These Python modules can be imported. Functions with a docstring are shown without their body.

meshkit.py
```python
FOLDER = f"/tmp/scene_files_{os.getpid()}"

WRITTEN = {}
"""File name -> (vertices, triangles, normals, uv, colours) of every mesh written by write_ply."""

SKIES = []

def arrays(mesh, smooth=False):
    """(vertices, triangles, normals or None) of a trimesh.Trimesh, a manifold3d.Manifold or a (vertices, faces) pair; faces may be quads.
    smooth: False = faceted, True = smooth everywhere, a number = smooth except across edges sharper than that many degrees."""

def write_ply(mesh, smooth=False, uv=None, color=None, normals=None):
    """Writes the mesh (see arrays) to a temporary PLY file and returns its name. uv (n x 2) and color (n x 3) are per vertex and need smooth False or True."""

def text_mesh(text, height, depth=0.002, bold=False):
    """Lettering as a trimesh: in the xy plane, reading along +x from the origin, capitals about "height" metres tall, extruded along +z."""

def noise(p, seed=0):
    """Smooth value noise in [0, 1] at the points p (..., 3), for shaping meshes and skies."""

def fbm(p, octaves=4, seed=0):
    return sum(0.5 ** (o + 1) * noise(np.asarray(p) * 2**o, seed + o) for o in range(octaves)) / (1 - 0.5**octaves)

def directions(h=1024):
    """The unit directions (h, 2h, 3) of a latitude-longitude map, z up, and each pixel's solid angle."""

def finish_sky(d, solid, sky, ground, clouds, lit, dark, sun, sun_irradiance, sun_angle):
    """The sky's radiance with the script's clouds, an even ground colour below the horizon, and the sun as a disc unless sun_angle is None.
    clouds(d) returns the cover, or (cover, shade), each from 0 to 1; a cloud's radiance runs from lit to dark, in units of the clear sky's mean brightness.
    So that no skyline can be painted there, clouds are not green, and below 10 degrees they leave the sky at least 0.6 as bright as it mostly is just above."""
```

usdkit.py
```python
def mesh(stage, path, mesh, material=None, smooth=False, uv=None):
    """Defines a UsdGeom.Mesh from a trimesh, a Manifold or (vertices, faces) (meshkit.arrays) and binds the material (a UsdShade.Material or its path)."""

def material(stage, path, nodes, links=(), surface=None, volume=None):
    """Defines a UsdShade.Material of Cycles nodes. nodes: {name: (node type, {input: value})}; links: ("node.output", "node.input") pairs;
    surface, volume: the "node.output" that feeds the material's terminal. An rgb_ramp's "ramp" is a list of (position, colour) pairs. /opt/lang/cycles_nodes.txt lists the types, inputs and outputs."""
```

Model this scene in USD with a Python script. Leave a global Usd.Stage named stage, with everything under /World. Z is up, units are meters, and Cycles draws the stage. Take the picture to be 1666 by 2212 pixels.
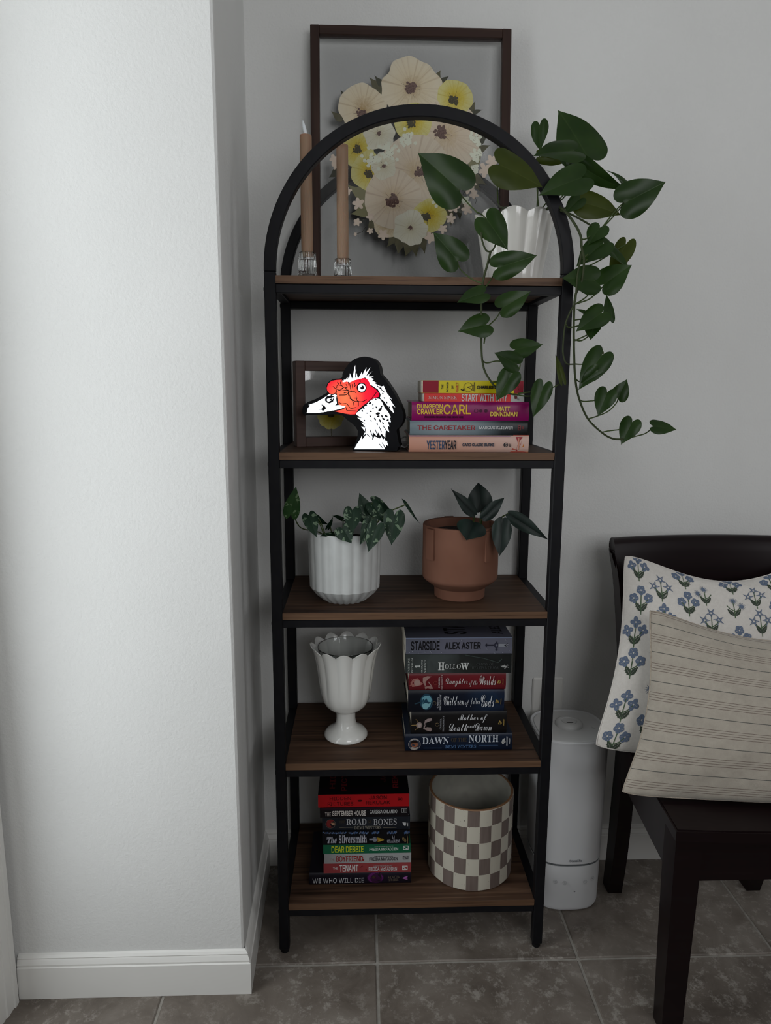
import math, random, types, glob
import numpy as np, trimesh, meshkit, usdkit
import shapely.geometry as sg
from shapely import affinity
from shapely.ops import unary_union
from pxr import Usd, UsdGeom, UsdLux, UsdShade, Gf, Sdf

random.seed(7); rng = np.random.default_rng(7)
stage = Usd.Stage.CreateInMemory()
UsdGeom.SetStageUpAxis(stage, UsdGeom.Tokens.z); UsdGeom.SetStageMetersPerUnit(stage, 1.0)
UsdGeom.Xform.Define(stage, '/World'); UsdGeom.Scope.Define(stage, '/World/Looks')

# ------------------------------------------------------------------ camera
CX, CY, CZ, PITCH, YAW, ROLL, FPX = -.1138, -1.4316, 1.2685, .1726, .0345, .0048, 1543.0
fw = np.array([math.sin(YAW)*math.cos(PITCH), math.cos(YAW)*math.cos(PITCH), -math.sin(PITCH)])
_r = np.array([math.cos(YAW), -math.sin(YAW), 0.]); _u = np.cross(_r, fw)
cR = _r*math.cos(ROLL)+_u*math.sin(ROLL); cU = -_r*math.sin(ROLL)+_u*math.cos(ROLL); CAM = np.array([CX, CY, CZ])
cam = UsdGeom.Camera.Define(stage, '/World/camera')
cam.AddTransformOp().Set(Gf.Matrix4d(*cR, 0, *cU, 0, *(-fw), 0, *CAM, 1))
cam.CreateHorizontalApertureAttr(36.0); cam.CreateVerticalApertureAttr(36.0*2212/1666)
cam.CreateFocalLengthAttr(FPX*36/1666); cam.CreateClippingRangeAttr(Gf.Vec2f(.02, 60))
EXPOSURE = 0.0
cam.CreateExposureAttr(EXPOSURE)

def at(u, v, y=None, z=None, x=None):
    """The world point on the sight line of photo pixel (u, v) at the given depth y (or height z, or x)."""
    d = fw + cR*(u-833)/FPX - cU*(v-1106)/FPX
    i, val = (1, y) if y is not None else ((2, z) if z is not None else (0, x))
    return CAM + d*(val-CAM[i])/d[i]

# ------------------------------------------------------------------ light
def rect_light(name, loc, rot, w, h, power, color):
    l = UsdLux.RectLight.Define(stage, '/World/'+name)
    x = UsdGeom.Xformable(l); x.AddTranslateOp().Set(Gf.Vec3d(*loc)); x.AddRotateXYZOp().Set(Gf.Vec3f(*rot))
    l.CreateWidthAttr(w); l.CreateHeightAttr(h); l.CreateIntensityAttr(power); l.CreateColorAttr(Gf.Vec3f(*color))
    return l
# daylight through the glazed door just left of the camera, and through the big windows of the room behind it
rect_light('door_daylight', (-.99, -.54, 1.32), (0, -90, 0), 2.10, .50, 3.6, (.93, .98, 1.0))
rect_light('window_daylight', (2.72, -1.20, 1.62), (0, 90, 0), 1.10, 1.10, 2.1, (.97, .98, 1.0))
rect_light('window_daylight_001', (.66, -2.33, 1.72), (90, 0, 0), 1.10, .96, 5.2, (.97, .98, 1.0))
dome = UsdLux.DomeLight.Define(stage, '/World/sky_light'); dome.CreateIntensityAttr(.05); dome.CreateColorAttr(Gf.Vec3f(.9, .96, 1.0))

# ------------------------------------------------------------------ helpers: prims
used = {}
def numbered(parent, name):
    k = used.get((parent, name), 0); used[(parent, name)] = k+1
    return f'{parent}/{name}' + (f'_{k:03d}' if k else '')
def data(p, **kw):
    for k, v in kw.items():
        if v: p.SetCustomDataByKey({'cat': 'category'}.get(k, k), v)
    return p
def thing(name, label, cat, loc=(0, 0, 0), rotz=0, group=None, M=None, kind=None):
    x = UsdGeom.Xform.Define(stage, numbered('/World', name))
    if M is not None: x.AddTransformOp().Set(Gf.Matrix4d(*np.asarray(M, float).T.ravel()))
    else:
        x.AddTranslateOp().Set(Gf.Vec3d(*map(float, loc)))
        if rotz: x.AddRotateZOp().Set(float(rotz))
    return data(x.GetPrim(), label=label, cat=cat, group=group, kind=kind)
def P(parent): return '/World' if parent is None else str(parent.GetPath() if hasattr(parent, 'GetPath') else parent)
def obj(name, mesh, mat, parent=None, smooth=35, uv=None, loc=None, M=None, **kw):
    if isinstance(mesh, (list,)): mesh = trimesh.util.concatenate(mesh)
    m = usdkit.mesh(stage, numbered(P(parent), name), mesh, mat, smooth=True if uv is not None else smooth, uv=uv)
    if M is not None: m.AddTransformOp().Set(Gf.Matrix4d(*np.asarray(M, float).T.ravel()))
    elif loc is not None: m.AddTranslateOp().Set(Gf.Vec3d(*map(float, loc)))
    return data(m.GetPrim(), **kw)
def struct(name, mesh, mat, label, cat, parent=None, **kw):
    return obj(name, mesh, mat, parent, smooth=kw.pop('smooth', 20), label=label, cat=cat, kind='structure')
def rz(a, loc=(0, 0, 0)):
    c, s = math.cos(a), math.sin(a); M = np.eye(4); M[:2, :2] = [[c, -s], [s, c]]; M[:3, 3] = loc; return M
def rx(a):
    c, s = math.cos(a), math.sin(a); M = np.eye(4); M[1:3, 1:3] = [[c, -s], [s, c]]; return M

# ------------------------------------------------------------------ helpers: shapes
def box(x0, x1, y0, y1, z0, z1):
    b = trimesh.creation.box((x1-x0, y1-y0, z1-z0)); b.apply_translation(((x0+x1)/2, (y0+y1)/2, (z0+z1)/2)); return b
def prism(poly, h):
    ps = getattr(poly, 'geoms', [poly])
    return trimesh.util.concatenate([trimesh.creation.extrude_polygon(g, h, engine='earcut') for g in ps if g.area > 1e-12])
def xz(mesh):
    """A mesh built in the xy plane and extruded along +z, turned so that y becomes height and it extrudes towards -y."""
    v = np.array(mesh.vertices); return trimesh.Trimesh(np.c_[v[:, 0], -v[:, 2], v[:, 1]], mesh.faces, process=False)
def cbox(x0, x1, y0, y1, z0, z1, c=.0015):
    """A box with chamfered edges."""
    pts = []
    for sx in (0, 1):
        for sy in (0, 1):
            for sz in (0, 1):
                X, Y, Z = (x0, x1)[sx], (y0, y1)[sy], (z0, z1)[sz]; dx, dy, dz = (c, -c)[sx], (c, -c)[sy], (c, -c)[sz]
                pts += [(X+dx, Y+dy, Z), (X+dx, Y, Z+dz), (X, Y+dy, Z+dz)]
    return trimesh.convex.convex_hull(np.array(pts))
def tube(pts, r, n=10, closed_ends=True, taper=None):
    pts = np.asarray(pts, float); m = len(pts); T = np.gradient(pts, axis=0); T /= np.linalg.norm(T, axis=1, keepdims=True)+1e-12
    a = np.array([0, 0, 1.]) if abs(T[0][2]) < .9 else np.array([1., 0, 0]); N = np.cross(T[0], a); N /= np.linalg.norm(N)
    V = []
    for i in range(m):
        N = N-T[i]*(N@T[i]); N /= np.linalg.norm(N)+1e-12; B = np.cross(T[i], N); rr = r if taper is None else r*(1+(taper-1)*i/(m-1))
        for k in range(n):
            t = 2*math.pi*k/n; V.append(pts[i]+rr*(N*math.cos(t)+B*math.sin(t)))
    F = []
    for i in range(m-1):
        for k in range(n):
            a, b = i*n+k, i*n+(k+1) % n; F += [(a, b, b+n), (a, b+n, a+n)]
    if closed_ends:
        V += [pts[0], pts[-1]]; c0, c1 = len(V)-2, len(V)-1
        for k in range(n): F += [(c0, (k+1) % n, k), (c1, (m-1)*n+k, (m-1)*n+(k+1) % n)]
    return trimesh.Trimesh(np.array(V), np.array(F), process=False)
def spline(pts, n=8):
    """Catmull-Rom through the points."""
    p = np.asarray(pts, float); q = np.vstack([2*p[0]-p[1], p, 2*p[-1]-p[-2]]); out = []
    for i in range(1, len(q)-2):
        for k in range(n):
            t = k/n; out.append(.5*((2*q[i])+(-q[i-1]+q[i+1])*t+(2*q[i-1]-5*q[i]+4*q[i+1]-q[i+2])*t*t+(-q[i-1]+3*q[i]-3*q[i+1]+q[i+2])*t**3))
    return np.array(out+[p[-1]])
def lathe(prof, n=64, f=None, amp=None, dz=None, cap=True):
    """Turns the (r, z) profile round z; f(theta) * amp[i] is added to the radius and dz[i] * f to the height: flutes and scallops."""
    prof = np.asarray(prof, float); th = np.arange(n)*2*math.pi/n; g = np.zeros(n) if f is None else f(th)
    V = []
    for i, (r, z) in enumerate(prof):
        R = r+(0 if amp is None else amp[i])*g; Z = z+(0 if dz is None else dz[i])*g
        V.append(np.c_[R*np.cos(th), R*np.sin(th), Z+0*th])
    V = np.vstack(V); F = []
    for i in range(len(prof)-1):
        for k in range(n):
            a, b = i*n+k, i*n+(k+1) % n; F += [(a, b, b+n), (a, b+n, a+n)]
    m = trimesh.Trimesh(V, np.array(F), process=False)
    ends = []
    for i, flip in ((0, True), (len(prof)-1, False)):
        if prof[i][0] > 1e-6 and cap:
            c = len(V); V = np.vstack([V, [0, 0, prof[i][1]]])
            for k in range(n):
                a, b = i*n+k, i*n+(k+1) % n; ends.append((c, b, a) if flip else (c, a, b))
    return trimesh.Trimesh(V, np.array(F+ends), process=False)
def sweep_rect(path, w, d):
    """A square-section bar along path; w, d: half widths across x and y (numbers or one per point)."""
    path = np.asarray(path, float); m = len(path); w = np.broadcast_to(w, m); d = np.broadcast_to(d, m); V = []
    for p, a, b in zip(path, w, d): V += [p+(-a, -b, 0), p+(a, -b, 0), p+(a, b, 0), p+(-a, b, 0)]
    F = [(0, 2, 1), (0, 3, 2)]
    for i in range(m-1):
        for k in range(4):
            a, b = i*4+k, i*4+(k+1) % 4; F += [(a, b, b+4), (a, b+4, a+4)]
    e = (m-1)*4; F += [(e, e+1, e+2), (e, e+2, e+3)]
    return trimesh.Trimesh(np.array(V), np.array(F), process=False)
_fonts = {k: (glob.glob('/opt/blender-*/*/datafiles/fonts/'+f) or [None])[0] for k, f in (('sans', 'Inter.woff2'), ('math', 'NotoSansMath-Regular.woff2'))}
def _letters(s, kind):
    up, lo = {'serif': (0x1D400, 0x1D41A), 'script': (0x1D4D0, 0x1D4EA), 'italic': (0x1D468, 0x1D482)}[kind]
    return ''.join(chr(up+ord(c)-65) if 'A' <= c <= 'Z' else chr(lo+ord(c)-97) if 'a' <= c <= 'z' else chr(0x1D7CE+ord(c)-48) if (kind == 'serif' and c.isdigit()) else c for c in s)
_tm = {}
def thin(m, d):
    """Lighter lettering: the flat shape of m shrunk by d of its height."""
    v, f = np.array(m.vertices), np.array(m.faces); top = v[f][:, :, 2].min(1) > v[:, 2].max()-1e-6; h = np.ptp(v[:, 1])
    g = unary_union([sg.Polygon(t[:, :2]).buffer(h*1e-4) for t in v[f][top]]).buffer(-d*h); return prism(g, .05)
def text(s, font='sans', bold=False):
    """Lettering in the xy plane scaled to the unit square."""
    key = (s, font, bold)
    if key not in _tm:
        keep = meshkit.glob
        if font != 'sans': meshkit.glob = types.SimpleNamespace(glob=lambda p: [_fonts['math']])
        lite = font in ('roman', 'script'); fk = 'serif' if font == 'roman' else font
        try: m = meshkit.text_mesh(_letters(s, fk) if font != 'sans' else s, 1.0, depth=.05, bold=bold)
        finally: meshkit.glob = keep
        if lite: m = thin(m, .016)
        v = np.array(m.vertices); lo, hi = v.min(0), v.max(0); _tm[key] = trimesh.Trimesh((v-lo)/(hi-lo), m.faces, process=False)
    return _tm[key].copy()

# ------------------------------------------------------------------ helpers: materials
_mats = {}
def mat(name, nodes, links, surface): return usdkit.material(stage, '/World/Looks/'+name, nodes, links, surface=surface)
def srgb(r, g, b): return tuple((c/255/12.92 if c/255 <= .04045 else ((c/255+.055)/1.055)**2.4) for c in (r, g, b))
def plain(color, rough=.5, **kw):
    key = (tuple(np.round(color, 4)), rough, tuple(sorted(kw.items())))
    if key not in _mats:
        _mats[key] = mat(f'plain_{len(_mats):03d}', {'p': ('principled_bsdf', {'base_color': color, 'roughness': rough, **kw})}, [], 'p.BSDF')
    return _mats[key]
def noisy(name, c1, c2, scale, rough=.5, detail=4, bump=0, dist=.001, bscale=None, stretch=(1, 1, 1), lo=.35, hi=.65, coords='object', **kw):
    nodes = {'tc': ('texture_coordinate', {}), 'mp': ('mapping', {'scale': stretch}), 'n': ('noise_texture', {'scale': scale, 'detail': detail}),
             'r': ('rgb_ramp', {'ramp': [(lo, c1), (hi, c2)]}), 'p': ('principled_bsdf', {'roughness': rough, **kw})}
    links = [('tc.'+coords, 'mp.vector'), ('mp.vector', 'n.vector'), ('n.fac', 'r.fac'), ('r.color', 'p.base_color')]
    if bump:
        nodes['n2'] = ('noise_texture', {'scale': bscale or scale, 'detail': 2}); nodes['b'] = ('bump', {'strength': bump, 'distance': dist})
        links += [('mp.vector', 'n2.vector'), ('n2.fac', 'b.height'), ('b.normal', 'p.normal')]
    return mat(name, nodes, links, 'p.BSDF')
def emit(name, color, strength): return mat(name, {'e': ('emission', {'color': color, 'strength': strength})}, [], 'e.emission')

m_wall = noisy('wall_paint', (.66, .66, .645), (.69, .69, .675), 3, .75, bump=.55, dist=.0012, bscale=190)
m_ceiling = plain((.7, .7, .69), .8)
m_trim = plain((.74, .73, .70), .38)
m_black = noisy('black_powder_coat', (.0045, .0045, .006), (.0065, .0065, .008), 40, .5, bump=.12, dist=.0003, bscale=900, specular_ior_level=.16)
m_blackplastic = plain((.006, .006, .007), .5, specular_ior_level=.2)
def wood(name, dark, mid, light, rough, axis='x', scale=1.0, spec=.5):
    st = {'x': (1.2, 34, 34), 'z': (34, 34, 1.2)}[axis]; st = tuple(s*scale for s in st)
    return mat(name, {'tc': ('texture_coordinate', {}), 'mp': ('mapping', {'scale': st}), 'n': ('noise_texture', {'scale': 2.2, 'detail': 6, 'roughness': .62, 'distortion': .35}),
        'n2': ('noise_texture', {'scale': 9, 'detail': 3}), 'mp2': ('mapping', {'scale': tuple(s*.35 for s in st)}), 'mx': ('mix_float', {'fac': .35}),
        'r': ('rgb_ramp', {'ramp': [(.36, dark), (.48, mid), (.54, mid), (.66, light)]}), 'b': ('bump', {'strength': .15, 'distance': .0005}),
        'p': ('principled_bsdf', {'roughness': rough, 'specular_ior_level': spec})},
        [('tc.object', 'mp.vector'), ('mp.vector', 'n.vector'), ('tc.object', 'mp2.vector'), ('mp2.vector', 'n2.vector'), ('n.fac', 'mx.a'), ('n2.fac', 'mx.b'), ('mx.result', 'r.fac'), ('r.color', 'p.base_color'),
         ('mx.result', 'b.height'), ('b.normal', 'p.normal')], 'p.BSDF')
m_board = wood('walnut_laminate', (.016, .0075, .0045), (.066, .035, .021), (.135, .078, .048), .55, spec=.22)
m_board_edge = wood('walnut_edge_band', (.055, .027, .014), (.108, .058, .032), (.165, .097, .055), .55, scale=1.6, spec=.25)
m_frame = wood('walnut_frame', (.018, .009, .007), (.032, .016, .012), (.055, .029, .021), .55, scale=.6, spec=.22)
m_frame_z = wood('walnut_frame_upright', (.018, .009, .007), (.032, .016, .012), (.055, .029, .021), .55, axis='z', scale=.6, spec=.22)
m_box = wood('brown_box_frame', (.042, .021, .016), (.068, .037, .029), (.098, .058, .045), .55, scale=.5, spec=.25)
m_chair = wood('dark_espresso_wood', (.0045, .002, .0024), (.007, .003, .0036), (.010, .0045, .005), .32, scale=.4, spec=.2)
m_pane = mat('clear_pane', {'t': ('transparent_bsdf', {'color': (.998, .999, .998)}), 'g': ('glossy_bsdf', {'color': (1, 1, 1), 'roughness': .01}), 'f': ('fresnel', {'IOR': 1.28}), 'm': ('mix_closure', {})},
             [('f.fac', 'm.fac'), ('t.BSDF', 'm.closure1'), ('g.BSDF', 'm.closure2')], 'm.closure')
m_glass = mat('cut_glass', {'p': ('principled_bsdf', {'base_color': (.97, .985, .98), 'roughness': .02, 'transmission_weight': 1.0, 'ior': 1.5})}, [], 'p.BSDF')
m_white_glaze = plain((.66, .645, .60), .12, coat_weight=.4, coat_roughness=.03)
m_milk = plain((.72, .72, .69), .14, coat_weight=.3, coat_roughness=.05)
m_matte_white = noisy('matte_white_ceramic', (.50, .515, .505), (.54, .555, .545), 30, .45, bump=.05, dist=.0004)
m_terra = noisy('terracotta', (.150, .066, .042), (.175, .081, .053), 14, .85, specular_ior_level=.2, bump=.2, dist=.0004, bscale=300)
m_soil = noisy('potting_soil', (.006, .004, .003), (.02, .013, .009), 180, .95, bump=1, dist=.004)
m_bark = plain((.05, .03, .018), .9)

# ------------------------------------------------------------------ the room
D, WALL, FRONT, SIDE = .304, .320, -.092, -.85
floor = data(UsdGeom.Xform.Define(stage, '/World/floor').GetPrim(), kind='structure', label='brown-grey stone-look ceramic tile floor with pale grout', cat='floor')
obj('grout_bed', box(-.9, 2.7, -2.3, .34, -.03, -.0035), noisy('grout', (.27, .25, .22), (.34, .32, .29), 60, .9), floor)
tile_mats = []
for k in range(4):
    o = (3.1*k, 1.7*k, 2.3*k)
    tile_mats.append(mat(f'stone_tile_{k}', {'g': ('geometry', {}), 'mp': ('mapping', {'location': o}), 'n': ('noise_texture', {'scale': 7, 'detail': 9, 'roughness': .62, 'distortion': .6}),
        'n2': ('noise_texture', {'scale': 30, 'detail': 12, 'roughness': .8, 'distortion': .15}), 'n4': ('noise_texture', {'scale': 5, 'detail': 3}), 'r4': ('rgb_ramp', {'ramp': [(.36, (0, 0, 0)), (.56, (1, 1, 1))]}), 'mc': ('math', {'math_type': 'multiply'}), 'r': ('rgb_ramp', {'ramp': [(.28, (.080, .064, .051)), (.5, (.152, .128, .108)), (.7, (.215, .188, .162))]}),
        'r2': ('rgb_ramp', {'ramp': [(.515, (0, 0, 0)), (.60, (1, 1, 1))]}), 'r3': ('rgb_ramp', {'ramp': [(.27, (1, 1, 1)), (.36, (0, 0, 0))]}), 'm1': ('mix_color', {'b': (.40, .375, .335)}), 'm2': ('mix_color', {'b': (.07, .055, .045)}),
        'ma': ('math', {'math_type': 'multiply', 'value2': .58}), 'b': ('bump', {'strength': .35, 'distance': .002}), 'p': ('principled_bsdf', {'roughness': .42, 'specular_ior_level': .4})},
        [('g.position', 'mp.vector'), ('mp.vector', 'n.vector'), ('mp.vector', 'n2.vector'), ('n.fac', 'r.fac'), ('n2.fac', 'r2.fac'), ('n2.fac', 'r3.fac'), ('mp.vector', 'n4.vector'), ('n4.fac', 'r4.fac'), ('r2.color', 'mc.value1'), ('r4.color', 'mc.value2'), ('mc.value', 'ma.value1'), ('ma.value', 'm1.fac'), ('r.color', 'm1.a'),
         ('m1.result', 'm2.a'), ('r3.color', 'm2.fac'), ('m2.result', 'p.base_color'), ('n2.fac', 'b.height'), ('b.normal', 'p.normal')], 'p.BSDF'))
TW, GX, GY, gr = .4545, -.079, -.031, .0032
for i in range(-2, 6):
    for j in range(-5, 2):
        x0, x1, y0, y1 = GX+i*TW+gr, GX+(i+1)*TW-gr, GY+(j-1)*TW+gr, GY+j*TW-gr
        x0, x1, y0, y1 = max(x0, -.89), min(x1, 2.68), max(y0, -2.28), min(y1, .335)
        if x1-x0 > .02 and y1-y0 > .02: obj('tile', cbox(x0, x1, y0, y1, -.012, 0, .0022), tile_mats[(i*3+j*5) % 4], floor, smooth=False)
struct('wall_back', box(-.42, 2.7, WALL, WALL+.1, 0, 2.62), m_wall, 'off-white textured back wall behind the bookshelf', 'wall')
pol = sg.Polygon([(-.92, FRONT), (-.368, FRONT), (-.3635, FRONT+.0025), (-.362, FRONT+.007), (-.374, WALL+.06), (-.92, WALL+.06)])
struct('wall_left', prism(pol, 2.62), m_wall, 'bright white textured wall jutting out on the left', 'wall')
struct('ceiling', box(-.95, 2.75, -2.4, .42, 2.62, 2.7), m_ceiling, 'flat white ceiling above the room', 'ceiling')
def wall_with_holes(axis, c0, c1, a0, a1, holes):
    s = sg.box(a0, 0, a1, 2.62).difference(unary_union([sg.box(*h) for h in holes])); m = prism(s, c1-c0); v = np.array(m.vertices)
    V = np.c_[v[:, 0], c0+v[:, 2], v[:, 1]] if axis == 'y' else np.c_[c0+v[:, 2], v[:, 0], v[:, 1]]
    m = trimesh.Trimesh(V, m.faces, process=False); m.fix_normals(); return m
struct('wall_door', wall_with_holes('x', -.95, SIDE, -2.35, FRONT, [(-.80, -.05, -.24, 2.40)]), plain((.5, .5, .49), .8), 'side wall with the glazed door left of the camera', 'wall')
m_room = plain((.36, .35, .34), .8)
struct('wall_front', wall_with_holes('y', -2.35, -2.25, -.95, 2.7, [(.11, 1.22, 1.21, 2.22)]), m_room, 'grey wall with a window behind the camera', 'wall')
struct('wall_right', wall_with_holes('x', 2.65, 2.75, -2.35, .42, [(-1.75, 1.07, -.65, 2.17)]), m_room, 'grey wall with a window at the right end of the room', 'wall')
def window(n, label, turn, c, a0, a1, z0, z1):
    w = UsdGeom.Xform.Define(stage, f'/World/window_{n}').GetPrim(); data(w, kind='structure', label=label, cat='window')
    bx = (lambda p0, p1, q0, q1, r0, r1: box(p0, p1, c+q0, c+q1, r0, r1)) if not turn else (lambda p0, p1, q0, q1, r0, r1: box(c-q1, c-q0, p0, p1, r0, r1))
    obj('window_frame', [bx(a0-.05, a1+.05, .0, .015, z0-.05, z0), bx(a0-.05, a1+.05, 0, .015, z1, z1+.05), bx(a0-.05, a0, 0, .015, z0, z1), bx(a1, a1+.05, 0, .015, z0, z1)], m_trim, w)
    am, zm = (a0+a1)/2, (z0+z1)/2
    obj('glazing_bar', bx(am-.012, am+.012, -.03, -.01, z0, z1), m_trim, w); obj('glazing_bar', bx(a0, a1, -.03, -.01, zm-.01, zm+.01), m_trim, w)
window(1, 'white framed window in the wall behind the camera', False, -2.25, .11, 1.21, 1.22, 2.22)
window(2, 'white framed window in the right end wall', True, 2.65, -1.75, -.65, 1.07, 2.17)
# door casing (its profile faces into the room) and frame
dc = UsdGeom.Xform.Define(stage, '/World/door_1').GetPrim(); data(dc, kind='structure', label='white moulded casing of the door opening at the left edge', cat='door')
prof = [(-.108, 0), (-.108, .018), (-.113, .021), (-.126, .021), (-.128, .0175), (-.150, .0165), (-.152, .0135), (-.175, .0125), (-.178, .009), (-.238, .008), (-.238, 0)]
cs = sg.Polygon([(SIDE+b, a) for a, b in prof]); obj('casing', prism(cs, 2.47), m_trim, dc, smooth=20)
cs2 = affinity.translate(affinity.scale(cs, 1, -1, origin=(0, 0)), 0, -1.040); obj('casing', prism(cs2, 2.47), m_trim, dc, smooth=20)
obj('casing', box(SIDE, SIDE+.016, -.80, -.24, 2.40, 2.47), m_trim, dc); obj('jamb', [box(-.95, SIDE, -.243, -.238, 0, 2.40), box(-.95, SIDE, -.802, -.797, 0, 2.40)], m_trim, dc)
# baseboards with moulded top
def bb_profile(t=.014, h=.095): return [(0, 0), (t, 0), (t, h*.74), (t*.8, h*.755), (t*.86, h*.80), (t*.62, h*.88), (t*.5, h*.905), (t*.55, h*.93), (t*.3, h*.975), (0, h)]
def bb(x0, x1, y, h): # runs along x, faces -y
    m = prism(sg.Polygon([(a, b) for a, b in bb_profile(h=h)]), x1-x0); v = np.array(m.vertices)
    m = trimesh.Trimesh(np.c_[x0+v[:, 2], y-v[:, 0], v[:, 1]], m.faces, process=False); m.fix_normals(); return m
struct('baseboard_back', bb(-.372, 2.65, WALL, .098), m_trim, 'white moulded baseboard along the back wall', 'baseboard')
def bb_corner(h, t=.014):
    P_ = bb_profile(t, h); V = []
    for a, b in P_: V += [(-.832, FRONT-a, b), (-.3615+a, FRONT-a, b), (-.3735+a, WALL, b)]
    F = []
    for k in range(len(P_)-1):
        for q in (0, 1): A, B = k*3+q, (k+1)*3+q; F += [(A, A+1, B+1), (A, B+1, B)]
    m = trimesh.Trimesh(np.array(V), np.array(F), process=False); return m
struct('baseboard_left', bb_corner(.098), m_trim, 'white moulded baseboard around the jutting left wall', 'baseboard')

# ------------------------------------------------------------------ bookshelf
W, PW = .60, .0222; XI = W/2-PW
LV = [1.4796, 1.1398, .8054, .4666, .1265]; BT, RT = .0150, .0165
ZA = LV[0]+.008
sh = thing('arched_bookshelf', 'black metal arched bookshelf with five walnut boards', 'bookshelf')
foot = lambda x, y: lathe([(.0085, 0), (.0095, .002), (.0095, .014)], 24).apply_translation((x, y, 0))
for y0 in (0, D-PW):
    for s in (-1, 1):
        xa, xb = (-W/2, -XI) if s < 0 else (XI, W/2)
        p = obj('post', cbox(xa, xb, y0, y0+PW, .011, ZA-.0004, .0016), m_black, sh, smooth=False)
        obj('foot', foot((xa+xb)/2, y0+PW/2), m_blackplastic, p)
for y0 in (0, D-PW):
    n = 72; V = []
    for i in range(n+1):
        t = math.pi*i/n; c, s = math.cos(t), math.sin(t); e = .0016
        for r, y in ((W/2-e, y0), (W/2, y0+e), (W/2, y0+PW-e), (W/2-e, y0+PW), (XI+e, y0+PW), (XI, y0+PW-e), (XI, y0+e), (XI+e, y0)): V.append((r*c, y, ZA+r*s))
    F = []
    for i in range(n):
        for k in range(8): a, b = i*8+k, i*8+(k+1) % 8; F += [(a, b+8, b), (a, a+8, b+8)]
    obj('arch', trimesh.Trimesh(V, F, process=False), m_black, sh, smooth=30)
for z in LV:
    b = obj('shelf_board', cbox(-XI+.0002, XI-.0002, .0012, D-.0012, z-BT, z, .0006), m_board, sh, smooth=False)
    obj('edge_band', box(-XI+.0002, XI-.0002, .0004, .0012, z-BT, z-.0003), m_board_edge, b, label='lighter oak-toned front edge band')
    z1 = z-BT-.0008; z0 = z1-RT
    obj('front_rail', cbox(-XI, XI, .002, .002+.018, z0, z1, .001), m_black, sh, smooth=False)
    obj('rear_rail', cbox(-XI, XI, D-.020, D-.002, z0, z1, .001), m_black, sh, smooth=False)
    for s in (-1, 1):
        obj('side_rail', cbox(*sorted((s*(W/2-.002), s*(XI-.0005))), PW, D-PW, z-RT-.006, z-.0035, .001), m_black, sh, smooth=False)
        for y in (PW/2, D-PW/2):
            bl = lathe([(.006, 0), (.0052, .0012), (.0035, .0020), (0, .0022)], 16); v = np.array(bl.vertices)
            obj('bolt', trimesh.Trimesh(np.c_[s*(W/2+v[:, 2]), y+v[:, 0], (z-BT-.010)+v[:, 1]], bl.faces if s > 0 else bl.faces[:, ::-1], process=False), m_blackplastic, sh)

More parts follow.
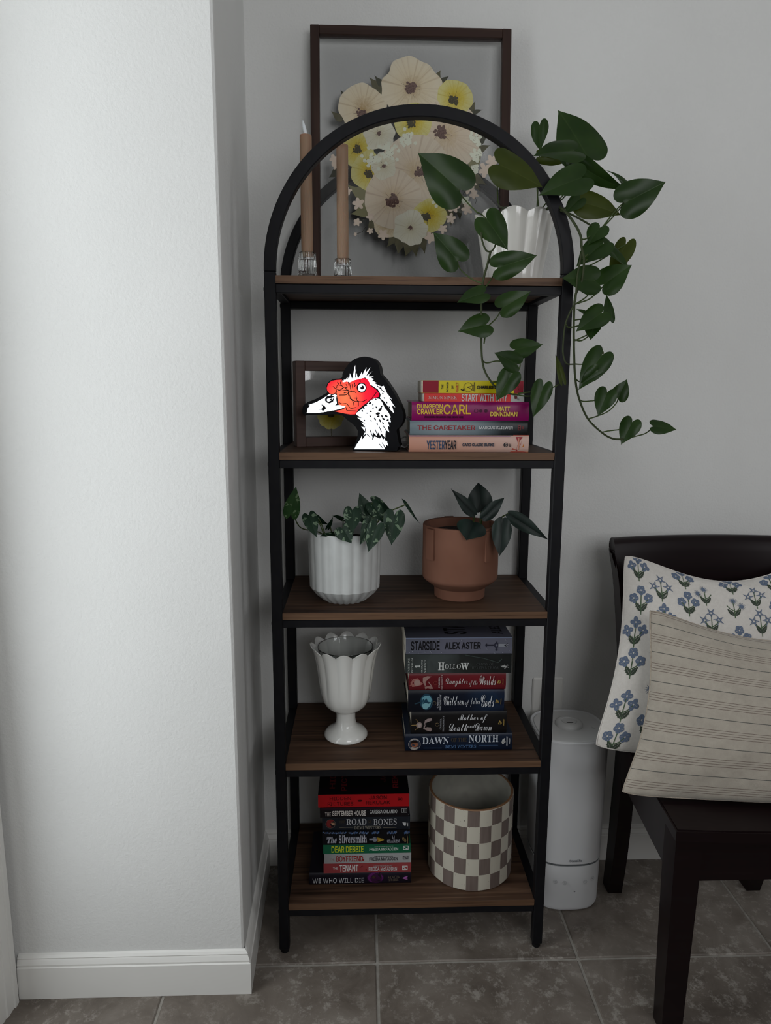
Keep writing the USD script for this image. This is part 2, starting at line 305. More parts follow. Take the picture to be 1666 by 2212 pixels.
# ------------------------------------------------------------------ pressed flower frame on the top board, leaning on the rear arch
FW_, FH = .4400, .566; tilt = -math.atan2(.052, FH)
MF = np.eye(4); MF[:3, 3] = (-.0035, .2275, LV[0]+.0003); MF = MF @ rx(tilt); MFi = np.linalg.inv(MF)
def on_plane(u, v, M, Mi, yl=0):
    """Photo pixel -> local (x, z) in the plane y = yl of the object with matrix M."""
    n = M[:3, 1]; p0 = (M @ [0, yl, 0, 1])[:3]; d = fw+cR*(u-833)/FPX-cU*(v-1106)/FPX; t = ((p0-CAM)@n)/(d@n); q = Mi @ [*(CAM+t*d), 1]; return q[0], q[2]
fr = thing('pressed_flower_frame', 'large dark wooden frame holding a pressed bouquet between glass', 'picture frame', M=MF)
S = .0195
for s in (-1, 1): obj('stile', cbox(*sorted((s*FW_/2, s*(FW_/2-S))), 0, .020, 0, FH, .0012), m_frame_z, fr, smooth=False)
for z in (0, FH-S): obj('rail', cbox(-FW_/2+S, FW_/2-S, .0005, .0195, z, z+S, .0012), m_frame, fr, smooth=False)
for y in (.006, .0118): obj('glass_pane', box(-FW_/2+S-.003, FW_/2-S+.003, y, y+.002, S-.003, FH-S+.003), m_pane, fr, smooth=False)
def petal_mat(name, inner, mid, outer, r, streak):
    """Pressed petal: colour runs from the centre outwards with streaky veins; r is the flower's radius."""
    return mat(name, {'tc': ('texture_coordinate', {}), 'ln': ('vector_math', {'math_type': 'length'}), 'dv': ('math', {'math_type': 'divide', 'value2': r}), 'nz': ('noise_texture', {'scale': 55, 'detail': 8, 'roughness': .7, 'distortion': 1.6}),
        'sx': ('separate_xyz', {}), 'at': ('math', {'math_type': 'arctan2'}), 'cb': ('combine_xyz', {}), 'n2': ('noise_texture', {'scale': 7, 'detail': 6, 'distortion': .4}), 'ms': ('math', {'math_type': 'multiply_add', 'value2': .95, 'value3': -.47}),
        'ad': ('math', {'math_type': 'add'}), 'r': ('rgb_ramp', {'ramp': [(.0, inner), (.45, mid), (.95, outer)]}), 'r2': ('rgb_ramp', {'ramp': [(.52, (0, 0, 0)), (.75, (1, 1, 1))]}), 'mf': ('math', {'math_type': 'multiply', 'value2': .6}), 'mx': ('mix_color', {'b': streak}),
        'd': ('diffuse_bsdf', {}), 't': ('translucent_bsdf', {}), 'm': ('mix_closure', {'fac': .15})},
        [('tc.object', 'ln.vector1'), ('ln.value', 'dv.value1'), ('tc.object', 'nz.vector'), ('nz.fac', 'ms.value1'), ('dv.value', 'ad.value1'), ('ms.value', 'ad.value2'), ('ad.value', 'r.fac'), ('tc.object', 'sx.vector'),
         ('sx.x', 'at.value1'), ('sx.z', 'at.value2'), ('at.value', 'cb.x'), ('n2.fac', 'r2.fac'), ('cb.vector', 'n2.vector'), ('r2.color', 'mf.value1'), ('mf.value', 'mx.fac'), ('r.color', 'mx.a'), ('mx.result', 'd.color'), ('mx.result', 't.color'),
         ('d.BSDF', 'm.closure1'), ('t.BSDF', 'm.closure2')], 'm.closure')
cream, cream2 = (.76, .66, .48), (.80, .72, .56)
m_cream = petal_mat('pressed_cream_petal', (.50, .35, .17), cream, cream2, .06, (.50, .37, .22))
m_blush = petal_mat('pressed_blush_petal', (.64, .50, .30), (.75, .64, .50), (.78, .69, .56), .07, (.5, .36, .26))
m_pale = petal_mat('pressed_white_petal', (.66, .6, .42), (.78, .75, .60), (.80, .78, .66), .035, (.58, .52, .36))
m_yel = petal_mat('pressed_yellow_petal', (.58, .38, .015), (.70, .58, .10), (.74, .69, .30), .036, (.55, .42, .05))
m_pinkw = plain((.74, .62, .52), .8, specular_ior_level=.1); m_lace = plain((.76, .78, .65), .8, specular_ior_level=.1)
m_brownc = noisy('dried_brown_centre', (.07, .035, .03), (.20, .12, .10), 400, .9); m_dark = noisy('dried_dark_centre', (.03, .028, .012), (.09, .075, .03), 500, .9)
m_olive = noisy('dried_olive_leaf', (.075, .068, .033), (.11, .10, .05), 60, .8); m_sage = plain((.22, .21, .11), .8); m_dkolive = plain((.045, .045, .025), .8)
def blob(r, n=60, wav=.06, petals=0, depth=0., seed=0):
    """A ruffled pressed flower outline, one thin solid."""
    t = np.arange(n)*2*math.pi/n; rr = np.ones(n); g = np.random.default_rng(seed)
    for k in range(2, 13): rr += wav*g.normal()/k**.55*np.cos(k*t+g.uniform(0, 6.3))*.5
    if petals: rr *= 1-depth*(1-np.abs(np.cos(petals*t/2+g.uniform(0, 6))))
    return sg.Polygon(np.c_[r*rr*np.cos(t), r*rr*np.sin(t)]).buffer(0)
layer = [0]
def flat_local(poly, th=.00022): return xz(prism(poly, th))
def press(name, u, v, poly, m, parent=fr, up=True, **kw):
    if up: layer[0] += 1
    x, z = on_plane(u, v, MF, MFi, .0095); y = .0115-.00005*layer[0]
    return obj(name, flat_local(poly), m, parent, smooth=False, loc=(x, y, z), **kw), y
SC = .00107   # metres per photo pixel in the frame's plane
def lance(u0, v0, u1, v1, w, m, name='pressed_leaf'):
    (x0, z0), (x1, z1) = on_plane(u0, v0, MF, MFi, .0095), on_plane(u1, v1, MF, MFi, .0095); L = math.hypot(x1-x0, z1-z0); a = math.atan2(z1-z0, x1-x0)
    s = np.linspace(0, 1, 14); prof_ = 1.35*np.sin(np.pi*s**.62)**.9*(1-s)**.55*w*L/2; up_ = list(zip(s*L, prof_+.06*L*np.sin(np.pi*s))); dn = list(zip(s*L, -prof_+.06*L*np.sin(np.pi*s)))
    poly = affinity.rotate(sg.Polygon(up_+dn[::-1]).buffer(0), a, origin=(0, 0), use_radians=True); layer[0] += .4
    obj(name, flat_local(poly), m, fr, smooth=False, loc=(x0, .0115-.00005*layer[0], z0))
for t in ((798,165,832,198,.46),(809,161,830,184,.36),(736,193,752,214,.4),(715,238,742,258,.38),(953,150,943,174,.45),(971,163,950,184,.42),(1028,217,1017,243,.4),(1044,236,1020,246,.3),(1056,291,1034,309,.42),(1061,313,1034,326,.36),
          (859,551,862,510,.42),(875,556,884,515,.44),(899,556,890,515,.42),(918,548,906,510,.42),(835,534,852,508,.4),(791,500,812,470,.42),(811,497,822,470,.4),(710,383,732,366,.5),(1053,400,1006,380,.42),(994,478,986,436,.34),(1040,415,1015,390,.3),(975,490,968,450,.3),(1004,455,990,420,.25)):
    lance(t[2], t[3], t[0], t[1], t[4]*1.25, m_olive if rng.random() < .7 else m_dkolive)
for t in ((749,397,812,430,.5),(756,462,806,446,.55),(762,440,800,430,.5),(1027,385,1014,318,.5)): lance(t[2], t[3], t[0], t[1], t[4], m_sage, 'pressed_leaf')
def flower(u, v, rpx, m, cm, crpx, cu=None, cv=None, petals=0, depth=0., wav=.07, seed=0):
    f, y = press('pressed_flower', u, v, blob(rpx*SC, 72, wav, petals, depth, seed), m)
    if crpx:
        cx, cz = on_plane(cu or u, cv or v, MF, MFi, .0095); fx, fz = on_plane(u, v, MF, MFi, .0095)
        g = np.random.default_rng(seed+50); dots = [sg.Point(crpx*.82*SC*math.sqrt(q)*math.cos(w), crpx*.82*SC*math.sqrt(q)*math.sin(w)).buffer(crpx*.2*SC, 4) for q, w in zip(g.uniform(.1, 1, 26), g.uniform(0, 6.28, 26))]+[sg.Point(0, 0).buffer(crpx*.5*SC)]
        rays = [sg.LineString([(0, 0), (1.5*crpx*SC*math.cos(a), 1.5*crpx*SC*math.sin(a))]).buffer(.00022, 2) for a in g.uniform(0, 6.28, 5)]
        obj('flower_centre', flat_local(unary_union(dots+rays)), cm, f, smooth=False, loc=(cx-fx, -.00023, cz-fz))
flower(838,482,30,m_cream,None,0,seed=1); flower(900,470,40,m_cream,None,0,seed=2)
flower(785,235,50,m_cream,m_brownc,11,781,243,seed=3); flower(889,190,61,m_cream,m_brownc,14,887,189,seed=4)
flower(966,292,70,m_blush,m_brownc,16,953,285,seed=5,wav=.05); flower(983,212,37,m_yel,m_dark,12,981,216,seed=6); flower(772,322,35,m_yel,m_dark,10,seed=7); flower(797,370,38,m_yel,m_dark,11,797,375,seed=8)
flower(893,264,38,m_yel,m_dark,11,889,268,seed=9); flower(895,372,76,m_blush,m_brownc,14,909,372,seed=10,wav=.05); flower(849,430,60,m_blush,m_brownc,15,847,433,seed=11,wav=.05)
flower(819,288,34,m_pale,m_brownc,5,petals=5,depth=.1,seed=12); flower(928,466,35,m_yel,m_dark,11,921,468,seed=13); flower(887,492,37,m_pale,m_brownc,5,petals=5,depth=.12,seed=14); flower(829,359,27,m_pale,m_brownc,5,petals=5,depth=.1,seed=15)
for (u, v, n, rad, sd) in ((878,298,16,16,1),(838,328,16,17,2),(803,345,12,13,3),(1028,300,10,10,4),(1031,335,12,11,5),(1024,368,9,9,6),(962,432,16,18,7),(945,418,9,10,8),(1010,440,6,8,9)):
    g = np.random.default_rng(sd); ps = [affinity.translate(blob(4.2*SC, 15, .05, 5, .3, sd*40+k), g.normal(0, rad*.55)*SC, g.normal(0, rad*.55)*SC) for k in range(n*2)]
    f, y = press('lace_flower', u, v, unary_union(ps).buffer(0), m_lace); spk = [sg.Point(g.normal(0, rad*.5)*SC, g.normal(0, rad*.5)*SC).buffer(.0006, 3) for k in range(n)]
    obj('flower_centre', flat_local(unary_union(spk)), m_brownc, f, smooth=False, loc=(0, -.00023, 0))
for k, (u, v, r) in enumerate(((774,440,13),(1048,368,15),(1062,348,13),(1012,405,14),(1024,420,10),(981,447,13),(1009,452,12),(974,472,11),(828,507,12),(800,499,7),(800,468,9),(772,480,9),(751,413,9),(930,513,13),(722,345,11),(726,358,9),(957,495,10),(1020,398,9),(768,506,4))):
    f, y = press('blossom', u, v, blob(r*SC, 40, .12, 5, .5, 200+k), m_pinkw)
stems = [sg.LineString([on_plane(u, v, MF, MFi, .0095) for u, v in p]).buffer(.0005, 2) for p in ([(772,480),(790,472),(806,455)],[(768,506),(783,500),(790,490)],[(1024,420),(1030,432),(1027,440)],[(972,470),(962,455)],[(747,402),(752,392),(760,385)],[(742,400),(748,390)],[(828,507),(818,518)],[(1012,405),(1000,420)])]
obj('pressed_stem', flat_local(unary_union(stems)), m_dkolive, fr, smooth=False, loc=(0, .0117, 0))

# ------------------------------------------------------------------ candles in glass holders
m_candle = mat('tan_wax', {'p': ('principled_bsdf', {'base_color': (.275, .175, .108), 'roughness': .55, 'subsurface_weight': .25, 'subsurface_scale': .004})}, [], 'p.BSDF')
m_flame = mat('white_plastic_flame', {'p': ('principled_bsdf', {'base_color': (.8, .82, .85), 'roughness': .3, 'subsurface_weight': .2, 'subsurface_scale': .003})}, [], 'p.BSDF')
def candle(x, y, ztop, zb, rib, lab, labh, hr, flare):
    zs = LV[0]
    h = thing('glass_candle_holder', labh, 'candle holder', (x, y, zs), group=None)
    f = lambda t: np.abs(np.cos(7*t))
    zt = zb-zs+.010; R = hr
    prof = [(.0, .0008), (R*flare*.9, 0), (R*flare, .002), (R*(1+(flare-1)*.35), .010), (R*.97, .020), (R*.96, zt-.014), (R, zt-.002), (R-.001, zt), (R-.0035, zt), (.0118, zt-.006), (.0115, zt-.014), (0, zt-.015)]
    obj('cup', lathe(prof, 84, f, [0, .001, .0012, .0013, .0011, .0009, .0002, 0, 0, 0, 0, 0]), m_glass, h, smooth=25)
    c = thing('taper_candle', lab, 'candle', (x, y, zb)); H = ztop-zb
    g = lambda t: np.cos(36*t)
    pr = [(0, 0), (.0100, 0), (.0108, .004), (.0108, .009), (.0112, .011)]+[(.0113, .011+(rib-.011)*k/4) for k in range(1, 5)]+[(.01135, rib+.03), (.0116, H-.004), (.0113, H-.0008), (.0095, H), (.006, H-.0012), (0, H-.0015)]
    am = [0, 0, 0, 0, .0001]+[.00035]*4+[0]*6
    obj('wax_body', lathe(pr, 144, g, am), m_candle, c, smooth=40)
    fl = [(.0022, H-.002), (.0036, H+.003), (.0038, H+.009), (.0030, H+.017), (.0016, H+.024), (0, H+.027)]
    t = lathe(fl, 24); v = np.array(t.vertices); v[:, 0] -= .16*np.clip(v[:, 2]-H, 0, 1)*1.2; obj('flame_tip', trimesh.Trimesh(v, t.faces, process=False), m_flame, c, smooth=True, label='white plastic flame tip')
candle(-.2205, .060, 1.749, 1.5215, .115, 'taller tan ribbed taper candle with white tip, left of the pair', 'round clear glass candle holder with flared foot under the taller candle', .0172, 1.18)
candle(-.1500, .062, 1.733, 1.5105, .110, 'shorter tan ribbed taper candle in front of the pressed flowers', 'straight clear glass candle holder under the shorter candle', .0165, 1.06)

# ------------------------------------------------------------------ leaves
def leaf_mat(name, c1, c2, vein=None, spots=None, rough=.35, trans=.25, edge=None, mid=None, sscale=55, back=None):
    n = {'uv': ('uvmap', {'attribute': 'st'}), 'g': ('geometry', {}), 'n': ('noise_texture', {'scale': 22, 'detail': 3}), 'r': ('rgb_ramp', {'ramp': [(.35, c1), (.65, c2)]}), 'p': ('principled_bsdf', {'roughness': rough, 'specular_ior_level': .25}),
         'tr': ('translucent_bsdf', {}), 'mx': ('mix_closure', {'fac': trans}), 'sx': ('separate_xyz', {})}
    l = [('g.position', 'n.vector'), ('n.fac', 'r.fac'), ('uv.UV', 'sx.vector')]; cur = 'r.color'
    if spots:
        n.update(vo=('noise_texture', {'scale': sscale, 'detail': 2.5, 'roughness': .55, 'distortion': .6}), rs=('rgb_ramp', {'ramp': [(.575, (0, 0, 0)), (.60, (1, 1, 1))]}), ms=('mix_color', {'b': spots}), ax=('math', {'math_type': 'absolute'}), ra=('rgb_ramp', {'ramp': [(.035, (0, 0, 0)), (.10, (1, 1, 1))]}), mm=('math', {'math_type': 'multiply'}))
        l += [('g.position', 'vo.vector'), ('vo.fac', 'rs.fac'), ('sx.y', 'ax.value1'), ('ax.value', 'ra.fac'), ('rs.color', 'mm.value1'), ('ra.color', 'mm.value2'), ('mm.value', 'ms.fac'), (cur, 'ms.a')]; cur = 'ms.result'
    if mid:
        n.update(ax2=('math', {'math_type': 'absolute'}), rm=('rgb_ramp', {'ramp': mid[0]}), mi=('mix_color', {'b': mid[1]}))
        l += [('sx.y', 'ax2.value1'), ('ax2.value', 'rm.fac'), ('rm.color', 'mi.fac'), (cur, 'mi.a')]; cur = 'mi.result'
    l += [(cur, 'p.base_color'), (cur, 'tr.color'), ('p.BSDF', 'mx.closure1'), ('tr.BSDF', 'mx.closure2')]
    return mat(name, n, l, 'mx.closure')
HEART = [(1, 0), (.93, .045), (.80, .15), (.62, .29), (.40, .41), (.17, .47), (-.03, .44), (-.16, .33), (-.19, .19), (-.12, .07), (0, .0)]
OVAL = [(1, 0), (.93, .07), (.80, .21), (.60, .37), (.38, .45), (.18, .42), (.05, .30), (-.03, .14), (-.02, .04), (0, 0)]
LONG = [(1, 0), (.9, .05), (.72, .2), (.5, .36), (.28, .42), (.1, .34), (-.02, .16), (-.02, .04), (0, 0)]
def leaf(base, tip, width, face=(0, -1, 0), shape=HEART, fold=.25, curl=.12, roll=0., rings=5):
    """A leaf from petiole to tip; width: overall width in metres; fold: how far the halves lift along the midrib; returns mesh, uv."""
    base, tip = np.asarray(base, float), np.asarray(tip, float); X = tip-base; L = np.linalg.norm(X); X /= L; Nn = np.asarray(face, float); Nn = Nn-X*(Nn@X); Nn /= np.linalg.norm(Nn); Y = np.cross(Nn, X)
    c, s = math.cos(roll), math.sin(roll); Y, Nn = Y*c+Nn*s, Nn*c-Y*s
    h = spline(shape, 3); wmax = h[:, 1].max(); B = np.vstack([h, (h*[1, -1])[::-1][1:-1]]); n = len(B); V = [(0, 0)]
    for k in range(1, rings+1): V += [tuple(b*(k/rings)) for b in B]
    V = np.array(V); uv = V.copy(); x, y = V[:, 0]*L, V[:, 1]/wmax*width/2
    yy = np.abs(V[:, 1]); z = fold*np.abs(y)*(1-.35*yy/wmax) - curl*L*np.clip(V[:, 0], 0, 1)**2 - .10*width*(yy/wmax)**3 + .05*width*np.sin(V[:, 0]*7+yy*6)*yy
    Wd = base+np.outer(x, X)+np.outer(y, Y)+np.outer(z, Nn); F = []
    for i in range(n):
        j = (i+1) % n; F.append((0, 1+i, 1+j))
        for k in range(rings-1): a, b = 1+k*n+i, 1+k*n+j; F += [(a, a+n, b+n), (a, b+n, b)]
    F = np.array(F); F = np.array([f for f in F]); return trimesh.Trimesh(Wd, F[:, ::-1] if False else F, process=False), uv
m_poth = leaf_mat('pothos_leaf', (.013, .035, .005), (.022, .050, .009), mid=([(.0, (.35, .35, .35)), (.02, (0, 0, 0))], (.05, .085, .025)), rough=.36)
m_poth2 = leaf_mat('pothos_young_leaf', (.042, .060, .007), (.056, .075, .010), mid=([(.0, (.4, .4, .4)), (.02, (0, 0, 0))], (.09, .12, .025)), rough=.4, trans=.4)
m_stem = plain((.045, .07, .018), .5, specular_ior_level=.25); m_oldstem = plain((.032, .042, .016), .6, specular_ior_level=.2)

# ------------------------------------------------------------------ pothos in lobed pot on the top board
PX, PY = .2065, .128; zt = LV[0]
pot = thing('lobed_planter', 'glossy white lobed planter with scalloped rim on the top board', 'planter', (PX, PY, zt), rotz=0)
lob = lambda t: np.abs(np.cos(4.5*(t+math.pi/2-math.radians(-13))))-1
HP = .142
out = [(0, .0), (.055, 0), (.0585, .003)]+[(.0585+(.0835-.0585)*(k/8)**1.15, .003+(HP-.003)*k/8) for k in range(1, 9)]
rim = [(.0832, HP+.0012), (.0815, HP+.0015), (.0800, HP)]; inn = [(.0775, HP-.02), (.060, .03), (0, .03)]
amp = [0, .001, .002]+[.002+.0045*k/8 for k in range(1, 9)]+[.0065]*3+[.005, .002, 0]; dzz = [0]*3+[.009*(k/8)**3 for k in range(1, 9)]+[.009]*3+[.004, 0, 0]
obj('pot_body', lathe(out+rim+inn, 144, lob, amp, dzz), m_white_glaze, pot, smooth=50)
obj('soil', lathe([(0, HP-.034), (.063, HP-.036), (.063, HP-.044), (0, HP-.044)][::-1], 48), m_soil, pot)
po = thing('trailing_pothos', 'trailing green pothos with heart leaves hanging over the shelf', 'plant', (0, 0, 0))
rimL, rimR = (PX-.045, PY-.06, zt+HP+.004), (PX+.055, PY-.045, zt+HP+.002); core = (PX, PY, zt+HP-.03)
def vine(px, r=.0023, name='vine', m=None, start=None, n=8, taper=.8):
    pts = [at(u, v, y=y) for u, v, y in px]
    if start is not None: pts = [np.array(p) for p in start]+pts
    obj(name, tube(spline(pts, n), r, 8, taper=taper), m or m_oldstem, po, smooth=True)
vine([(1047,482,-.03),(1040,500,-.042),(1042,520,-.045),(1050,540,-.045),(1060,543,-.045),(1068,535,-.045),(1074,515,-.04)], .0019, start=None)
vine([(1060,543,-.045),(1055,565,-.046),(1048,590,-.046),(1043,612,-.046),(1040,640,-.045),(1040,692,-.044),(1040,744,-.044),(1042,777,-.044),(1047,800,-.044),(1058,820,-.044),(1073,838,-.044),(1100,850,-.044),(1120,853,-.044)], .0022)
vine([(1190,448,.06),(1215,452,-.012),(1238,478,-.028),(1254,508,-.03),(1257,535,-.032),(1262,565,-.036),(1256,610,-.038),(1243,640,-.036),(1240,692,-.034),(1240,740,-.032),(1241,780,-.028),(1243,818,-.022),(1251,860,-.014),(1270,904,-.006),(1300,934,0),(1323,947,.004),(1347,949,.006)], .0024, start=[core])
vine([(1185,450,.06),(1212,455,.0),(1232,462,-.012),(1262,478,0),(1285,492,.01)], .0022, start=[core])
vine([(1257,545,-.03),(1247,600,-.042),(1243,650,-.046),(1230,678,-.046),(1221,703,-.046),(1217,740,-.046),(1217,766,-.046),(1224,785,-.046),(1240,787,-.044)], .0018)
vine([(1112,458,.10),(1092,448,.06),(1079,462,.01),(1075,488,-.03),(1074,515,-.04)], .0019, start=[core])
# leaves: base u, v, depth; tip u, v, depth; width in pixels; roll, fold, curl, (petiole points), young
LEAVES = [
 (991,409,-.035, 904,328,-.05, 100, .15,.2,.05, [(1031,459,-.04),(1012,440,-.038),(996,420,-.036)],0),
 (1080,356,-.03, 1175,402,-.022, 84, -.35,.12,.05, [(1120,462,.10),(1090,450,.045),(1078,443,.01),(1075,415,-.015),(1075,372,-.03)],1),
 (1268,337,.10, 1209,231,.12, 100, .3,.18,.10, [(1180,452,.12),(1228,400,.11),(1255,350,.105)],0),
 (1240,326,.06, 1158,326,.02, 66, .55,.3,.12, [(1170,452,.11),(1215,390,.09),(1235,340,.07)],0),
 (1166,270,.16, 1166,325,.15, 38, .4,.3,.10, [(1160,452,.13),(1163,400,.14),(1166,330,.155),(1168,280,.165)],0),
 (1170,338,.13, 1227,354,.10, 34, .9,.35,.25, [(1164,452,.12),(1160,390,.125),(1166,345,.13)],1),
 (1256,384,-.02, 1167,415,-.04, 70, .25,.35,.12, [(1190,452,.1),(1215,430,.04),(1245,395,-.01)],0),
 (1248,352,.08, 1342,424,.05, 46, .75,.3,.30, [(1190,452,.12),(1225,410,.10),(1244,365,.085)],0),
 (1258,437,.07, 1344,459,.05, 62, -.3,.15,.12, [(1200,455,.1),(1230,448,.08)],1),
 (1365,418,.06, 1329,350,.07, 30, .9,.4,.35, [(1302,490,.02),(1330,455,.04),(1358,428,.055)],0),
 (1350,438,.05, 1440,391,.03, 74, .1,.3,.08, [(1302,492,.02),(1325,468,.035),(1343,446,.05)],0),
 (1296,492,.0, 1271,526,-.015, 44, .3,.25,.1, [(1257,517,-.03),(1268,515,-.02),(1285,500,-.005)],0),
 (1302,527,-.01, 1247,568,-.03, 56, .3,.35,.15, [(1258,560,-.034),(1275,545,-.02),(1296,530,-.012)],0),
 (1306,527,.0, 1368,578,-.015, 38, -.8,.35,.15, [(1262,566,-.03),(1285,548,-.015)],0),
 (1352,528,.02, 1317,602,.0, 44, .3,.1,.1, [(1262,580,-.03),(1300,560,-.01),(1340,535,.01)],1),
 (1306,614,-.01, 1364,570,-.03, 62, -.2,.3,.12, [(1250,655,-.036),(1275,645,-.025),(1300,622,-.012)],0),
 (1284,606,-.03, 1218,598,-.05, 62, .1,.3,.1, [(1244,657,-.036),(1268,640,-.03),(1280,618,-.03)],0),
 (1052,474,-.04, 1098,537,-.055, 62, -.1,.3,.12, [(1031,459,-.04),(1040,463,-.04),(1047,469,-.04)],0),
 (988,562,-.045, 938,501,-.055, 66, .1,.25,.1, [(1042,612,-.046),(1020,603,-.046),(995,582,-.045)],0),
 (1077,578,-.05, 1162,550,-.06, 56, .1,.3,.1, [(1048,622,-.046),(1060,605,-.048),(1072,585,-.05)],0),
 (1252,430,.06, 1220,460,.05, 34, .2,.3,.1, [(1200,456,.09),(1230,445,.07)],0),
 (1044,634,-.055, 988,650,-.065, 44, .4,.35,.1, [(1041,655,-.045),(1043,645,-.05)],0),
 (1087,664,-.05, 1147,628,-.06, 50, .0,.25,.1, [(1042,716,-.044),(1050,708,-.045),(1070,690,-.048),(1082,672,-.05)],0),
 (1050,701,-.05, 991,713,-.062, 54, .2,.3,.1, [(1046,742,-.044),(1049,722,-.046),(1051,708,-.05)],0),
 (1114,755,-.03, 1173,743,-.045, 42, .0,.25,.1, [(1080,838,-.044),(1120,800,-.036),(1122,775,-.03)],0),
 (1116,786,-.05, 1071,761,-.065, 44, .1,.3,.12, [(1041,778,-.044),(1052,784,-.046),(1075,780,-.048),(1105,785,-.05)],0),
 (1105,809,-.055, 1073,865,-.065, 46, -.1,.3,.1, [(1063,826,-.044),(1085,823,-.05),(1100,815,-.054)],0),
 (1174,834,-.045, 1152,901,-.055, 42, -.05,.25,.1, [(1120,853,-.044),(1140,856,-.045),(1158,852,-.045),(1168,842,-.045)],0),
 (1215,822,-.03, 1203,763,-.02, 18, .5,.35,.1, [(1120,850,-.044),(1150,846,-.042),(1188,839,-.035),(1208,830,-.03)],1),
 (1300,676,-.03, 1246,713,-.045, 50, .1,.25,.1, [(1222,700,-.046),(1230,707,-.045),(1262,700,-.036),(1290,684,-.03)],0),
 (1285,690,-.02, 1247,664,-.03, 24, .8,.35,.1, [(1240,692,-.034),(1255,690,-.03),(1275,695,-.022)],0),
 (1317,688,.0, 1312,634,.01, 24, .3,.3,.1, [(1240,737,-.032),(1275,720,-.015),(1308,698,-.002)],0),
 (1282,700,-.015, 1276,733,-.03, 34, .2,.3,.1, [(1240,733,-.032),(1256,736,-.028),(1275,722,-.02)],0),
 (1300,768,-.02, 1251,840,-.035, 54, .0,.25,.1, [(1241,786,-.028),(1255,787,-.026),(1280,785,-.024),(1295,775,-.022)],0),
 (1299,762,-.01, 1293,742,.0, 12, .4,.3,.4, [(1300,768,-.018),(1300,765,-.012)],1),
 (1290,800,-.03, 1254,832,-.03, 30, -.3,.3,.1, [(1243,818,-.022),(1252,824,-.025),(1262,816,-.028),(1280,805,-.03)],0),
 (1312,848,-.01, 1292,898,-.02, 44, .1,.25,.1, [(1251,863,-.014),(1262,867,-.014),(1290,864,-.012),(1305,855,-.01)],0),
 (1336,858,.005, 1355,819,.0, 36, .1,.25,.1, [(1270,905,-.006),(1290,899,-.004),(1315,888,.0),(1332,870,.004)],0),
 (1366,912,.01, 1342,959,.0, 42, .1,.25,.1, [(1300,934,0),(1315,931,.002),(1350,926,.006),(1362,918,.01)],0),
 (1413,921,.015, 1464,926,.01, 34, -.35,.2,.1, [(1347,949,.006),(1375,942,.01),(1395,936,.012),(1410,924,.015)],0),
]
for k, (bu, bv, by, tu, tv, ty, wpx, roll, fold, curl, pet, young) in enumerate(LEAVES):
    b, t = at(bu, bv, y=by), at(tu, tv, y=ty); dist = (b-CAM)@fw; face = CAM-b; face = face/np.linalg.norm(face)+np.array([0, -.2, .25])
    m, uv = leaf(b, t, wpx*dist/FPX*1.06, face, HEART, fold, curl, roll)
    lf = obj('leaf', m, m_poth2 if young else m_poth, po, uv=uv)
    pp = [at(u, v, y=y+(.009 if q else 0)) for q, (u, v, y) in enumerate(pet)]+[b]
    obj('petiole', tube(spline(pp, 6), .0014, 7, taper=.75), m_stem, lf, smooth=True)

# ------------------------------------------------------------------ second shelf: box frame, duck lamp, cable
Z2 = LV[1]
a = math.radians(17); MB = rz(a, (-.2535, .128, Z2)); MBi = np.linalg.inv(MB); BW, BH, BD, BS = .182, .184, .032, .0205
bf = thing('box_frame', 'small brown wooden box frame with a pressed yellow flower, behind the duck lamp', 'picture frame', M=MB)
for x0 in (0, BW-BS): obj('stile', cbox(x0, x0+BS, 0, BD, 0, BH, .001), m_box, bf, smooth=False)
for z0 in (0, BH-BS): obj('rail', cbox(BS, BW-BS, .0005, BD-.0005, z0, z0+BS, .001), m_box, bf, smooth=False)
for y in (.009, .022): obj('glass_pane', box(BS-.002, BW-BS+.002, y, y+.002, BS-.002, BH-BS+.002), m_pane, bf, smooth=False)
def bpt(X, Y): return on_plane(620+X/6.408, 760+Y/6.408, MB, MBi, .016)
fx, fz = bpt(610, 905)
pet = [affinity.rotate(affinity.translate(affinity.scale(sg.Point(0, 0).buffer(.0115, 10), 1.0, 1.25), 0, .016), ang, origin=(0, 0)) for ang in (95, 130, 165, 195, 225, 262)]
pf = obj('pressed_flower', flat_local(unary_union(pet).buffer(.001)), m_yel, bf, smooth=False, loc=(fx, .016, fz+.004))
obj('flower_centre', flat_local(affinity.scale(sg.Point(0, 0).buffer(.006), 1.3, .7)), m_dark, pf, smooth=False, loc=(0, -.0003, 0))
obj('pressed_stem', flat_local(unary_union([sg.LineString([(0, 0), (.001, -.03), (0, -.065)]).buffer(.0008)]+[affinity.rotate(affinity.translate(affinity.scale(sg.Point(0, 0).buffer(.006), 1, .35), s*.006, -.03-.011*k), s*25) for k in range(3) for s in (-1, 1)])), m_olive, bf, smooth=False, loc=(fx, .0165, fz-.02))
